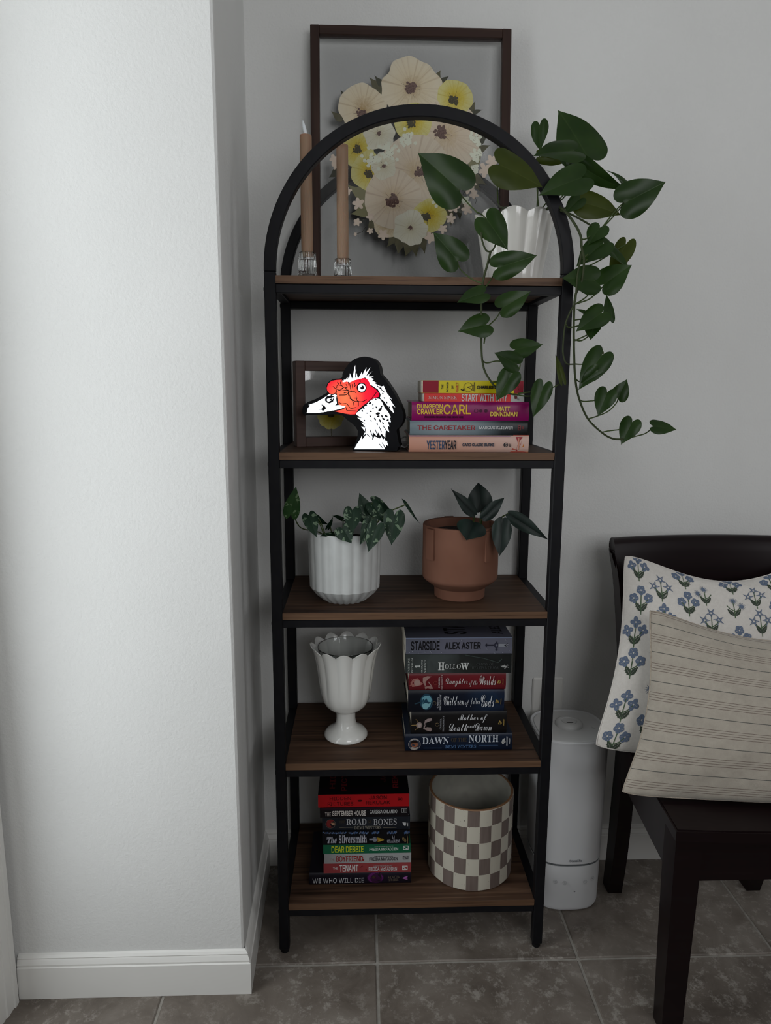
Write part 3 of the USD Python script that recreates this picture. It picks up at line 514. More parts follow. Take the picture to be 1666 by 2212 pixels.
# duck-head lamp: flat black body with a lit printed face
al = math.radians(-12); p0 = at(766, 974, z=Z2+.0004); MD = rz(al, (p0[0], p0[1], Z2+.0003)); MDi = np.linalg.inv(MD)
dk = thing('duck_head_lamp', 'lit lamp shaped as a red-faced white and black duck head', 'lamp', M=MD)
def dpt(X, Y): return on_plane(620+X/6.408, 760+Y/6.408, MD, MDi, 0)
def dpoly(p): return sg.Polygon([dpt(*q) for q in p]).buffer(0)
def dsmooth(p, n=4): q = spline(list(p)+[p[0]], n)[:-1]; return dpoly(q)
body = dsmooth([(213,800),(230,742),(300,692),(400,652),(520,585),(556,560),(545,500),(560,440),(600,400),(660,375),(755,362),(772,300),(810,228),(870,152),(950,95),(1050,67),(1130,72),(1200,100),(1250,150),(1280,220),(1295,310),(1340,360),(1400,440),(1460,530),(1500,600),(1560,720),(1600,820),(1614,900),(1600,970),(1560,1040),(1520,1080),(1530,1160),(1545,1250),(1540,1320),(1250,1320),(1080,1000),(930,900),(780,840),(600,836),(400,848),(262,862)])
low = dpoly([(1540,1300),(1525,1372),(922,1372),(910,1345),(945,1270),(975,1180),(982,1090),(950,1040),(900,990),(830,940),(775,885),(700,866),(640,866),(560,872),(450,872),(300,876),(240,884),(213,850),(213,800),(600,600),(1000,500),(1500,900)])
sil = unary_union([body, low]); zmin = sil.bounds[1]; sil = sil.intersection(sg.box(-1, 0, 1, 1)).buffer(0)
bm = prism(sil, .034); v = np.array(bm.vertices); bmesh = trimesh.Trimesh(np.c_[v[:, 0], v[:, 2], v[:, 1]], bm.faces[:, ::-1], process=False)
obj('lamp_body', bmesh, plain((.003, .003, .004), .45, specular_ior_level=.12), dk, smooth=25)
m_dw = emit('lit_white', (.90, .95, 1.0), 1.55); m_dk = plain((.003, .003, .004), .5, specular_ior_level=.1)
m_dr = mat('lit_red', {'tc': ('texture_coordinate', {}), 'vd': ('vector_math', {'math_type': 'distance', 'vector2': (*dpt(800, 640)[:1], 0, dpt(800, 640)[1])}), 'r': ('rgb_ramp', {'ramp': [(.0, (1.0, .21, .085)), (.022, (.98, .13, .07)), (.042, (.88, .022, .04)), (.07, (.74, .004, .035))]}), 'e': ('emission', {'strength': 1.15})},
           [('tc.object', 'vd.vector1'), ('vd.value', 'r.fac'), ('r.color', 'e.color')], 'e.emission')
white = unary_union([dpoly(p) for p in (
 [(275,845),(282,790),(325,742),(298,735),(400,700),(500,645),(590,585),(620,605),(660,590),(690,600),(680,650),(692,715),(665,745),(720,735),(770,745),(812,755),(790,775),(700,800),(600,820),(480,840),(380,852),(290,852)],
 [(770,400),(785,385),(775,420),(805,372),(800,405),(840,345),(840,390),(860,340),(868,370),(872,298),(895,350),(905,380),(915,330),(945,185),(950,260),(945,340),(955,370),(965,295),(975,340),(985,368),(1010,330),(1035,280),(1040,330),(1100,215),(1090,290),(1155,215),(1120,290),(1095,340),(1182,272),(1140,310),(1130,340),(1200,340),(1165,360),(1205,380),(1180,395),(1240,430),(1220,440),(1310,480),(1340,470),(1390,580),(1400,590),(1455,662),(1410,630),(1500,770),(1450,730),(1485,855),(1430,800),(1380,730),(1340,680),(1290,640),(1300,590),(1260,520),(1200,480),(1150,450),(1125,400),(1085,355),(1010,375),(930,395),(870,425),(830,410),(775,425)],
 [(958,850),(1040,790),(1100,735),(1150,680),(1220,640),(1290,655),(1335,725),(1350,770),(1400,830),(1440,905),(1425,910),(1440,975),(1395,965),(1420,1035),(1390,1020),(1418,1115),(1370,1080),(1360,1190),(1310,1130),(1290,1160),(1262,1110),(1245,1165),(1190,1110),(1180,1215),(1130,1150),(1095,1130),(1060,1160),(1080,1100),(1030,1035),(1090,1050),(1030,975),(1095,1005),(975,910),(1040,915),(960,870)],
 [(935,1347),(960,1290),(1010,1220),(1035,1165),(1045,1212),(1100,1140),(1190,1220),(1210,1170),(1290,1200),(1310,1170),(1330,1215),(1355,1195),(1362,1230),(1385,1235),(1402,1305),(1370,1275),(1375,1325),(1340,1300),(1355,1347)])])
red = dpoly([(552,500),(572,440),(620,402),(680,390),(760,385),(775,425),(830,410),(870,425),(930,395),(1010,375),(1060,363),(1110,375),(1140,420),(1160,470),(1230,520),(1282,580),(1270,625),(1200,640),(1130,690),(1060,740),(990,800),(945,866),(880,868),(760,848),(655,820),(760,803),(812,775),(812,755),(770,745),(720,735),(700,650),(690,560),(680,585),(640,590),(590,575),(560,540)])
eye = sg.Point(*dpt(1035, 497)).buffer(52/6.408*.00098); eyer = sg.Point(*dpt(1035, 497)).buffer(66/6.408*.00098); pup = sg.Point(*dpt(1042, 493)).buffer(26/6.408*.00098); gl = sg.Point(*dpt(1026, 478)).buffer(10/6.408*.00098)
ring_ = dpoly([(530,640),(560,610),(620,600),(660,625),(640,690),(590,715),(545,700),(525,670)]); rin = dpoly([(556,652),(590,640),(650,628),(632,662),(580,692),(556,682)]); nos = dpoly([(590,655),(640,640),(610,672)]); smd = dpoly([(475,725),(520,745),(545,780),(520,805),(495,822),(480,800),(430,808),(480,790),(495,760)])
lines = unary_union([sg.LineString([dpt(*q) for q in spline(l, 5)]).buffer(.0007, 3) for l in (
 [(640,480),(680,520),(685,560),(640,588)],[(690,500),(700,460),(760,470),(780,500),(730,530),(690,515)],[(715,540),(770,540),(850,530),(830,590),(720,600)],[(850,600),(860,560),(920,545),(960,570)],[(760,510),(800,490),(845,545)],[(820,450),(835,490),(810,500)],[(870,440),(880,500),(890,540)],[(905,450),(910,500)],[(940,430),(935,480),(960,450)],
 [(870,600),(880,640),(930,680),(990,690),(1050,690),(1100,660)],[(960,620),(970,670),(1000,690)],[(870,640),(910,680),(930,740)],[(990,700),(990,750)],[(720,700),(760,720),(830,720),(880,780),(960,770)],[(820,770),(830,810),(880,815),(960,820)],[(760,400),(740,430),(760,470)],[(850,420),(860,470)],[(930,640),(980,640)],[(1130,690),(1180,640),(1210,600),(1240,560)],[(790,570),(830,560)],[(700,420),(720,450)],[(1010,390),(1020,410)])])
spots = unary_union([affinity.rotate(affinity.scale(sg.Point(*dpt(X, Y)).buffer(.001), r, r*.55), ang) for X, Y, r, ang in ((1150,710,3,20),(1230,655,2,0),(1190,730,2,60),(1060,775,3,-40),(1100,735,2,-40),(1045,815,2.5,-60),(1160,825,2.5,-10),(1240,770,2.5,-50),(1290,800,4.5,40),(1260,855,4.5,10),(1320,895,3,-60),(1375,890,3.5,-30),(1265,890,3,10),(1220,930,3,-60),(1290,955,3,-70),(1330,985,2.5,-60),(1155,890,2.2,-45),(1075,950,2,-60),(1340,930,3.5,-20),(1165,955,2,-50),(1250,1000,2.5,-70),(1395,945,2.6,10),(1195,780,2,30),(1310,760,2.6,50),(1110,850,2,0),(1330,580,2,-40),(1350,640,2,-60),(1300,500,2,-20),(1380,700,2.4,-60),(1420,770,2.4,-65))])
strk = unary_union([sg.LineString([dpt(*q) for q in l]).buffer(.0008) for l in ([(1090,1060),(1080,1120)],[(1150,1080),(1190,1180)],[(1220,1070),(1250,1140)],[(1280,1040),(1310,1110)],[(1330,1020),(1370,1080)],[(1285,1280),(1320,1325)],[(1320,1260),(1350,1310)],[(1300,660),(1390,790)],[(1330,720),(1420,830)],[(1250,470),(1350,560)])])
def face(name, g, m, y0, y1=None, **kw): obj(name, xz(prism(g, .0006)).apply_translation((0, y0, 0)), m, dk, smooth=False, **kw)
blk = unary_union([lines, spots, strk, ring_.difference(rin), nos, smd, eyer]).difference(eye)
face('lit_white_feathers', white.difference(red).difference(blk), m_dw, 0, label='glowing white bill, crest and neck feathers'); face('lit_red_face', red.difference(blk).difference(eyer), m_dr, 0, label='glowing red warty face')
face('lit_eye', unary_union([eye.difference(pup), gl.intersection(pup)]), m_dw, 0, label='round white eye with dark pupil')
cb = thing('charging_cable', 'white cable loop lying between the duck lamp and the books', 'cable')
obj('cord', tube(spline([at(862,952,y=.11), at(872,944,y=.13), at(883,946,y=.12), at(884,958,y=.085), at(876,966,y=.06), at(866,963,y=.07), at(862,958,y=.10)], 8), .0016, 8), plain((.6, .6, .62), .5), cb)
obj('plug', cbox(*sorted((at(862,960,y=.12)[0], at(882,960,y=.12)[0])), .108, .128, Z2+.0005, Z2+.014, .003), plain((.55, .55, .57), .4), cb, smooth=False)

# ------------------------------------------------------------------ books
m_pages = noisy('page_edges', (.50, .46, .38), (.62, .58, .49), 20, .85, stretch=(1, 1, 60), bump=.4, dist=.0006)
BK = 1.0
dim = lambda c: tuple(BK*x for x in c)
def grad(name, ramp, x0, x1, rough, nz=.0, nscale=20):
    nd = {'tc': ('texture_coordinate', {}), 'sx': ('separate_xyz', {}), 'mr': ('map_range', {'from_min': x0, 'from_max': x1}), 'n': ('noise_texture', {'scale': nscale, 'detail': 4, 'distortion': .8}), 'ma': ('math', {'math_type': 'multiply_add', 'value2': nz, 'value3': -nz/2}), 'ad': ('math', {'math_type': 'add'}), 'r': ('rgb_ramp', {'ramp': [(q, dim(c)) for q, c in ramp]}), 'p': ('principled_bsdf', {'roughness': max(rough, .38), 'specular_ior_level': .25})}
    return mat(name, nd, [('tc.object', 'sx.vector'), ('sx.x', 'mr.value'), ('tc.object', 'n.vector'), ('n.fac', 'ma.value1'), ('mr.result', 'ad.value1'), ('ma.value', 'ad.value2'), ('ad.value', 'r.fac'), ('r.color', 'p.base_color')], 'p.BSDF')
def ncov(name, c1, c2, scale, rough, **kw): return noisy(name, dim(c1), dim(c2), scale, max(rough, .38), specular_ior_level=.25, **kw)
def pcov(c, rough=.4): return plain(dim(c), rough, specular_ior_level=.15)
def book(label, x0, x1, z0, z1, y, depth, cover, hard, els, rect, group, rough=.35, rot=0., top=None):
    """A book lying flat, spine to the front. els: the spine's print in the coordinates of a close-up whose spine covers rect (X0, X1, Y0, Y1)."""
    w, h = x1-x0, z1-z0; bk = thing('book', label, 'book', (x0, y, z0), rotz=rot, group=group)
    t = .0022 if hard else .0006; ov = .003 if hard else 0; bul = .004 if hard else .0006
    n = 10; zz = np.linspace(0, h, n+1); yf = lambda z: bul*(1-(1-(2*z/h-1)**2)**.5 if hard else 0)   # rounded spine
    outer = [(yf(z)*.8, z) for z in zz]+[(depth, h), (depth, h-t)]; inner = [(t+yf(z)*.8+.001, z) for z in np.linspace(h-t, t, n+1)]
    pol_ = sg.Polygon(outer+inner+[(depth, t), (depth, 0)]).buffer(0); pm_ = prism(pol_, w); v = np.array(pm_.vertices)
    cv = trimesh.Trimesh(np.c_[v[:, 2], v[:, 0], v[:, 1]], pm_.faces, process=False); cv.fix_normals()
    c = obj('cover', cv, cover, bk, smooth=30)
    obj('pages', box(ov, w-ov, t+bul+.0008, depth-ov-.0005, t+.0001, h-t-.0001), m_pages, bk, smooth=False)
    X0, X1, Y0, Y1 = rect; fx_ = lambda X: (X-X0)/(X1-X0)*w; fz_ = lambda Y: (Y1-Y)/(Y1-Y0)*h
    groups = {}; lay = 0
    for e in els:
        k = e[0]; lay += 1; off = .00012*lay+.00015
        if k in 'tT':
            _, s, a0, a1, b0, b1, col = e[:7]; font = e[7] if len(e) > 7 else 'sans'; bold = 'b' in (e[8] if len(e) > 8 else ''); up_ = 'r' in (e[8] if len(e) > 8 else '')
            m = text(s, font, bold); v = np.array(m.vertices)
            if up_: v = np.c_[1-v[:, 1], v[:, 0], v[:, 2]]
            xx = fx_(a0)+v[:, 0]*(fx_(a1)-fx_(a0)); z_ = fz_(b1)+v[:, 1]*(fz_(b0)-fz_(b1)); dep = v[:, 2]; fc = m.faces; key = ('lettering', col)
        else:
            if k == 'r': g = sg.box(fx_(e[1]), fz_(e[4]), fx_(e[2]), fz_(e[3])); g = g.intersection(sg.box(0, .0003, w, h-.0003)); g = g.segmentize(.004)
            elif k == 'c': g = sg.Point(fx_(e[1]), fz_(e[2])).buffer(e[3]/(X1-X0)*w, 12)
            elif k == 'e': g = affinity.scale(sg.Point(fx_(e[1]), fz_(e[2])).buffer(1, 12), e[3]/(X1-X0)*w, e[4]/(Y1-Y0)*h)
            elif k == 'o': g = sg.Point(fx_(e[1]), fz_(e[2])).buffer(e[3]/(X1-X0)*w, 12); g = g.difference(g.buffer(-.0006))
            elif k == 'l': g = sg.LineString([(fx_(p), fz_(q)) for p, q in e[1]]).buffer(e[2]/(X1-X0)*w, 2)
            else: g = sg.Polygon([(fx_(p), fz_(q)) for p, q in e[1]]).buffer(0)
            if g.is_empty: continue
            if k == 'r' and hard:
                parts_ = [g.intersection(sg.box(0, za, w, zb)) for za, zb in zip(zz[:-1], zz[1:])]; m = trimesh.util.concatenate([prism(q, .1) for q in parts_ if q.area > 1e-9])
            else: m = prism(g, .1)
            v = np.array(m.vertices); xx, z_, dep, fc = v[:, 0], v[:, 1], v[:, 2]/.1, m.faces; key = ('artwork', e[-1])
        zc = np.clip(z_, 0, h); V = np.c_[xx, np.array([yf(q)*.8 for q in zc])-off*dep*1.0-.00005, z_]
        groups.setdefault((lay, *key), []).append(trimesh.Trimesh(V, fc, process=False))
    for (_, nm, col), ms in groups.items():
        obj('spine_'+nm, ms, col if isinstance(col, UsdShade.Material) else plain(dim(col) if nm != 'lettering' else tuple(max(BK, .78)*x for x in col), max(rough, .4), specular_ior_level=.12), c, smooth=False)
    for e in (top or []):
        s, cxf, cyf, lw, lh, col = e; m = text(s, 'sans', True); v = np.array(m.vertices); V = np.c_[cxf*w+(.5-v[:, 1])*lh, cyf*depth+(v[:, 0])*lw, h+.0001+.0002*v[:, 2]]
        obj('cover_lettering', trimesh.Trimesh(V, m.faces, process=False), plain(col, rough), c, smooth=False)
    return bk
YEL, RED = (.62, .50, .02), (.33, .012, .03); BLK = (.01, .01, .012); WHT = (.72, .72, .70); GOLD = (.62, .42, .12); SIL = (.45, .47, .52)
G2, G4, G5 = 'books stacked on the second board', 'books stacked on the fourth board', 'books stacked on the bottom board'
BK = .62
y2 = .0085
b2 = [1.1400, 1.1742, 1.2033, 1.2410, 1.2580, 1.2827]
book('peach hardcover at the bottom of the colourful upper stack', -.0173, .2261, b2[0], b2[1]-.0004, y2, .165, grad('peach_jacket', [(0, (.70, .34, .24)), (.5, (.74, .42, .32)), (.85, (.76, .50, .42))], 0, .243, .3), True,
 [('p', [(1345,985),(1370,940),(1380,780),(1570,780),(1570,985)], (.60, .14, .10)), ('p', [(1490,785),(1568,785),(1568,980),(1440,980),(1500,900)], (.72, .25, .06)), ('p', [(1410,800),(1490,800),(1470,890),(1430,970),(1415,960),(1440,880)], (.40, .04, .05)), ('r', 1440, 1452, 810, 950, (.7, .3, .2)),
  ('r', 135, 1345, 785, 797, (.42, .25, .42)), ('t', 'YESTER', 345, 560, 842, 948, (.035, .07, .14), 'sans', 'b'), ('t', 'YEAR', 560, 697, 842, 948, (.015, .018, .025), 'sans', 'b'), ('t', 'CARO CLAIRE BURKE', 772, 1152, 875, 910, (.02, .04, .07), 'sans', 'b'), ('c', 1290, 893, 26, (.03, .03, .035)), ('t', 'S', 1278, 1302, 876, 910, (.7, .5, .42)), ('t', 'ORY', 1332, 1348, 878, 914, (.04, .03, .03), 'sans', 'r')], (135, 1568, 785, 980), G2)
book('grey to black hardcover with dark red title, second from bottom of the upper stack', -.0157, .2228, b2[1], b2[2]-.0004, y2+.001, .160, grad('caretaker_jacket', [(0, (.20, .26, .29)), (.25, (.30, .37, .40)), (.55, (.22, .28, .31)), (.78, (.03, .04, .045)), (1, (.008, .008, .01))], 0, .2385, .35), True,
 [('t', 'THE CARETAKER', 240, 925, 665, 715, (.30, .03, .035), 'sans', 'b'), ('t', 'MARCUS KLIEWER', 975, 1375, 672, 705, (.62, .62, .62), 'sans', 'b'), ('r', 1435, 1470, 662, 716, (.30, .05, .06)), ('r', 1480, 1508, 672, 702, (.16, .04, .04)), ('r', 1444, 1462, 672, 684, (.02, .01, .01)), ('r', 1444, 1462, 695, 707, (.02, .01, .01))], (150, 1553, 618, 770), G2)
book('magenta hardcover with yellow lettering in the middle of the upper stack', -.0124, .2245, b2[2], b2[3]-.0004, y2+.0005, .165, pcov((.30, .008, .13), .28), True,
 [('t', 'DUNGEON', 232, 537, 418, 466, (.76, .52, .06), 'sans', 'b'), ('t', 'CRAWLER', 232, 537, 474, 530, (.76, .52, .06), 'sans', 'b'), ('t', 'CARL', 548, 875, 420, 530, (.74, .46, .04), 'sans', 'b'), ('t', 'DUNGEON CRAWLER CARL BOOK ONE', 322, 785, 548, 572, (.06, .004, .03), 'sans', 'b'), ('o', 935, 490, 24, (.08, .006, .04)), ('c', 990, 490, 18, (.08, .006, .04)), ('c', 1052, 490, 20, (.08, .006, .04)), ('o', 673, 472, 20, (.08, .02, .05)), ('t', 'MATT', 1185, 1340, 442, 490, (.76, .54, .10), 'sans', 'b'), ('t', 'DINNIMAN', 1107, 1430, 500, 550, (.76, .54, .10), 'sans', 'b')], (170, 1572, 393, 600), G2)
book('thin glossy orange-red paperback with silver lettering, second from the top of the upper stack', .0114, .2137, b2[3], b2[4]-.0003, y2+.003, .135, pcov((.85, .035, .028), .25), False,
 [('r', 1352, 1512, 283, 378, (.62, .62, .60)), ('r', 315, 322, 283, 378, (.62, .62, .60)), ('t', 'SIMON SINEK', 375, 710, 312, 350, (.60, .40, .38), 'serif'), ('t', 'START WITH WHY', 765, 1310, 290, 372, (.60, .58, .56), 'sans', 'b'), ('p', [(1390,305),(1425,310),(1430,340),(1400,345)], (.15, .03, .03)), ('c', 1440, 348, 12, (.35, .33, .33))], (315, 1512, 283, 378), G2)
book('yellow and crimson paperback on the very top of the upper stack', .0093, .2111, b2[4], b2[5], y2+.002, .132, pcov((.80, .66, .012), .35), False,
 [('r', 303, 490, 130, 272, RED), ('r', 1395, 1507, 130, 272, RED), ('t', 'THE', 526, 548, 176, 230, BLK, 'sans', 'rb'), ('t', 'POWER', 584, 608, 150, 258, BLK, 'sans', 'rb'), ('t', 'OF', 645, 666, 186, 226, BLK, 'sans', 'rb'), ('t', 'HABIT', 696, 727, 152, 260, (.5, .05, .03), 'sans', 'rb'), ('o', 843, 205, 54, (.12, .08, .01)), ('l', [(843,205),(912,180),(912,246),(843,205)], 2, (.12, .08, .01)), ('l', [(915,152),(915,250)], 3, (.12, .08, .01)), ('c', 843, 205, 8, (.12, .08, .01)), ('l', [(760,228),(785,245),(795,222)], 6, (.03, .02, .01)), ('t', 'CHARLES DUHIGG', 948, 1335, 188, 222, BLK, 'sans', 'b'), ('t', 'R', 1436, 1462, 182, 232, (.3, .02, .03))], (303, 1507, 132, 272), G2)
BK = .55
y4 = .0478
b4 = [.4668, .5072, .5600, .6110, .6515, .6950, .7325]
S_ = 'b'
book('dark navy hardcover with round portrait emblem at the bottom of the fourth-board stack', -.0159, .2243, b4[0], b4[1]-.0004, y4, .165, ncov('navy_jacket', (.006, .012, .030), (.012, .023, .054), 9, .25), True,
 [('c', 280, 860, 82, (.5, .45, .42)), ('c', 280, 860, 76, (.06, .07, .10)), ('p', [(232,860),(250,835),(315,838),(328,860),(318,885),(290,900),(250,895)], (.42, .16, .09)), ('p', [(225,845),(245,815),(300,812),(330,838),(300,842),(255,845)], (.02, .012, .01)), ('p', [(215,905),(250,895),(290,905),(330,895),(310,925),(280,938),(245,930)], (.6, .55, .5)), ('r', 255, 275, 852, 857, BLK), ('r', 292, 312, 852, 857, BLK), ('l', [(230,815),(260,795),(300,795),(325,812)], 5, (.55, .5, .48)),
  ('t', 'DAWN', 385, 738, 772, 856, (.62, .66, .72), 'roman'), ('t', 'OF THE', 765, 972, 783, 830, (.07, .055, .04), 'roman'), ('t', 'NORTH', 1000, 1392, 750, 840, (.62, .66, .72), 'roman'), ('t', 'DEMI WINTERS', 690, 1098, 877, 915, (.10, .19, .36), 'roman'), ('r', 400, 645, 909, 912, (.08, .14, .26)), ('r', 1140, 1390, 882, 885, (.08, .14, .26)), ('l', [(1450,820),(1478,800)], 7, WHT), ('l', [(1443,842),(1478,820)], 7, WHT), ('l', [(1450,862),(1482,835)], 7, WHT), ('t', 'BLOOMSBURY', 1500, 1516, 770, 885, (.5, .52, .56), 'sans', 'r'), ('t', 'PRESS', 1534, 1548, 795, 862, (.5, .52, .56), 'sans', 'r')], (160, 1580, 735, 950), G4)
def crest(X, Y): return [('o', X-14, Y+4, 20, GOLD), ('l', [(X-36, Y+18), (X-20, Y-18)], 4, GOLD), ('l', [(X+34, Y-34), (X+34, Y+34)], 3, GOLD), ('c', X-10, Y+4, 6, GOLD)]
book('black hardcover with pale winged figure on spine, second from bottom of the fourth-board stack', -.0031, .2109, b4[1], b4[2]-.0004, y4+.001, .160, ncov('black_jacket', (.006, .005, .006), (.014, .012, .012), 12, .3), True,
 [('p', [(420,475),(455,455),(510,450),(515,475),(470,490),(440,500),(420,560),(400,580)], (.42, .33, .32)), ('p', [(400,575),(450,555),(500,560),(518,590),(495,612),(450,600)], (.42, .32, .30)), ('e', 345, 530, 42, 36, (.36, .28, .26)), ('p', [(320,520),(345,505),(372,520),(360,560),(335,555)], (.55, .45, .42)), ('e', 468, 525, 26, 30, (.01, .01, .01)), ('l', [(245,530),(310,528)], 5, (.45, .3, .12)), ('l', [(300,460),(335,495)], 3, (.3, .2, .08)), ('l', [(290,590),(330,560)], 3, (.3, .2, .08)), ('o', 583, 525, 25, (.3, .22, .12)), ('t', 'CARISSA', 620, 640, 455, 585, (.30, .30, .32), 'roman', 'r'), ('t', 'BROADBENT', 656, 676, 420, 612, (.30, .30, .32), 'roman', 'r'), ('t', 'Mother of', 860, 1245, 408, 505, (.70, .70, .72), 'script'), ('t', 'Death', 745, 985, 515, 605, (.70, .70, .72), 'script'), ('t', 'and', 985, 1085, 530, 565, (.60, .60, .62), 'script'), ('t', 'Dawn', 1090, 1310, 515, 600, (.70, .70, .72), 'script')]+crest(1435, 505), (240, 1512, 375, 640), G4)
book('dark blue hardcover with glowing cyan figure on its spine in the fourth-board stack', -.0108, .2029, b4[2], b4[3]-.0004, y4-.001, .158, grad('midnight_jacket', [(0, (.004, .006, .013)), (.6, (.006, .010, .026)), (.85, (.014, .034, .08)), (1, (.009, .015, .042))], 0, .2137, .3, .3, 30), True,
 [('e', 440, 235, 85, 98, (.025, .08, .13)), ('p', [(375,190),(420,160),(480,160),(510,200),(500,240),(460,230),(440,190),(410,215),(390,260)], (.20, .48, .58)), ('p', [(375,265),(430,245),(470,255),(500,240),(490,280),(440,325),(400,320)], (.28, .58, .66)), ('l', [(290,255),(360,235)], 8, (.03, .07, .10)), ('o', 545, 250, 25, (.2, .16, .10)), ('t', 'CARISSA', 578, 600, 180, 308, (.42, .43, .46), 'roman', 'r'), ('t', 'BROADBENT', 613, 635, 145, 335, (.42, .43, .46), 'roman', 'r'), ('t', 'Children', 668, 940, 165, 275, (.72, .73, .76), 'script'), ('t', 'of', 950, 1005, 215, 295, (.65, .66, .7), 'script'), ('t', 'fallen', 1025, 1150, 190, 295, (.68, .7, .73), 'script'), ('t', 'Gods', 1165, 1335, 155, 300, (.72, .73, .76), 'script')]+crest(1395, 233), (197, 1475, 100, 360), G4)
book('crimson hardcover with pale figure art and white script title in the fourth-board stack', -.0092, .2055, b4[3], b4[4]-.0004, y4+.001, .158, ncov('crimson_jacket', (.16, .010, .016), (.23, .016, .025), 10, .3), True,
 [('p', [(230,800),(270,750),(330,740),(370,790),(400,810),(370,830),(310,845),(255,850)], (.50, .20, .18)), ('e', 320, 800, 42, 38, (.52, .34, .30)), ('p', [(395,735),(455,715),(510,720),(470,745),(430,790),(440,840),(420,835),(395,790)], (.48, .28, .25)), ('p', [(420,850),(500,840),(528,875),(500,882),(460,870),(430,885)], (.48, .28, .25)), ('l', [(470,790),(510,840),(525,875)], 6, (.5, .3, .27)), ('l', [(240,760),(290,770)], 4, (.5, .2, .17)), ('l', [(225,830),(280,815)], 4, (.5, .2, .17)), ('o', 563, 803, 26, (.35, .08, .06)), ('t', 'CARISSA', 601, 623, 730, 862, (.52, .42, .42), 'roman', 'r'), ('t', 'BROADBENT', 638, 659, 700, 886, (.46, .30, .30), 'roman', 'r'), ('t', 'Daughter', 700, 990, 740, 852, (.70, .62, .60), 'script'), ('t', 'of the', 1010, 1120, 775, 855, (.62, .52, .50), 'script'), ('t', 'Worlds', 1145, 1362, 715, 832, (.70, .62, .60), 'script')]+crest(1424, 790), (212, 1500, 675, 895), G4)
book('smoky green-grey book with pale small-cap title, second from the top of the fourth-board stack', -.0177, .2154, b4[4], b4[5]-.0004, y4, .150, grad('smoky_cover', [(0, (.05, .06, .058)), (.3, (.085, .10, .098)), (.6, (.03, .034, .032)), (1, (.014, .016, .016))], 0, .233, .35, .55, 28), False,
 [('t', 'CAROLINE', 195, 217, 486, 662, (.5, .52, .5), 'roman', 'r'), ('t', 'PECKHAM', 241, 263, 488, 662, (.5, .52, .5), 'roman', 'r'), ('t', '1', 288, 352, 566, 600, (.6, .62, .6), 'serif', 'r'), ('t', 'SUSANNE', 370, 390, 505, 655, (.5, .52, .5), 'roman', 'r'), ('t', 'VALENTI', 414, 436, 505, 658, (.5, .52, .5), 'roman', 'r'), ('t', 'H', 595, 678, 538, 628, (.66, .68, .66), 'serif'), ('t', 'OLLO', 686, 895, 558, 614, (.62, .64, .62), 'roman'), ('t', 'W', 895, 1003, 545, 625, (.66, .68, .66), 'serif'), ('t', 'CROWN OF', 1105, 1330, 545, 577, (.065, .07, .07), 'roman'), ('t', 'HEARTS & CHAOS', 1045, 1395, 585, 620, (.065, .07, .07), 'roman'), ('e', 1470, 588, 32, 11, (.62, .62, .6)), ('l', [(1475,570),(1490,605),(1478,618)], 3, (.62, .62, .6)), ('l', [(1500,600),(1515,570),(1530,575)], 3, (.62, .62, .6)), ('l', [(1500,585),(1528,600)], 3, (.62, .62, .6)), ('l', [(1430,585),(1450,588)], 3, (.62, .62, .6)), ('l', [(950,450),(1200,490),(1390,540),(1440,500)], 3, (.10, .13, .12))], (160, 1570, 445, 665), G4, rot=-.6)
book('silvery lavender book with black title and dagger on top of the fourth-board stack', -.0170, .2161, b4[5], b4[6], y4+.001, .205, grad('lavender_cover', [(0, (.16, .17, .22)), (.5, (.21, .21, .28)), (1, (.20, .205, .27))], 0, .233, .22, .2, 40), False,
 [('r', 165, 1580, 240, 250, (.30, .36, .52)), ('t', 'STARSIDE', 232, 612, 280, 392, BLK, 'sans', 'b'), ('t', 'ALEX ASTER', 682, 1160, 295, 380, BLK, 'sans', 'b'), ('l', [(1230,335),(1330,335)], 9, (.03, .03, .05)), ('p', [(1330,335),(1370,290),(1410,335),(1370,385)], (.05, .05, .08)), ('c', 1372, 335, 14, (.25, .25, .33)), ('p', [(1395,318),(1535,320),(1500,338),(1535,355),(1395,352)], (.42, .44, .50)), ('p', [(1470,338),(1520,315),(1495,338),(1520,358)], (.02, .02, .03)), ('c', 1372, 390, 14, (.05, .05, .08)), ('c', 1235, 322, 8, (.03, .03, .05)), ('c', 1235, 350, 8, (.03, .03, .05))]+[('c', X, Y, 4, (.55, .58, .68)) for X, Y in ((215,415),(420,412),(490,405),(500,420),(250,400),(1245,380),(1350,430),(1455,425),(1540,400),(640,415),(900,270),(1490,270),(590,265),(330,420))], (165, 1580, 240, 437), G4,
 top=[('STARSIDE', .48, .10, .16, .05, (.004, .004, .006)), ('ALEX ASTER', .88, .10, .15, .024, (.006, .006, .01))])
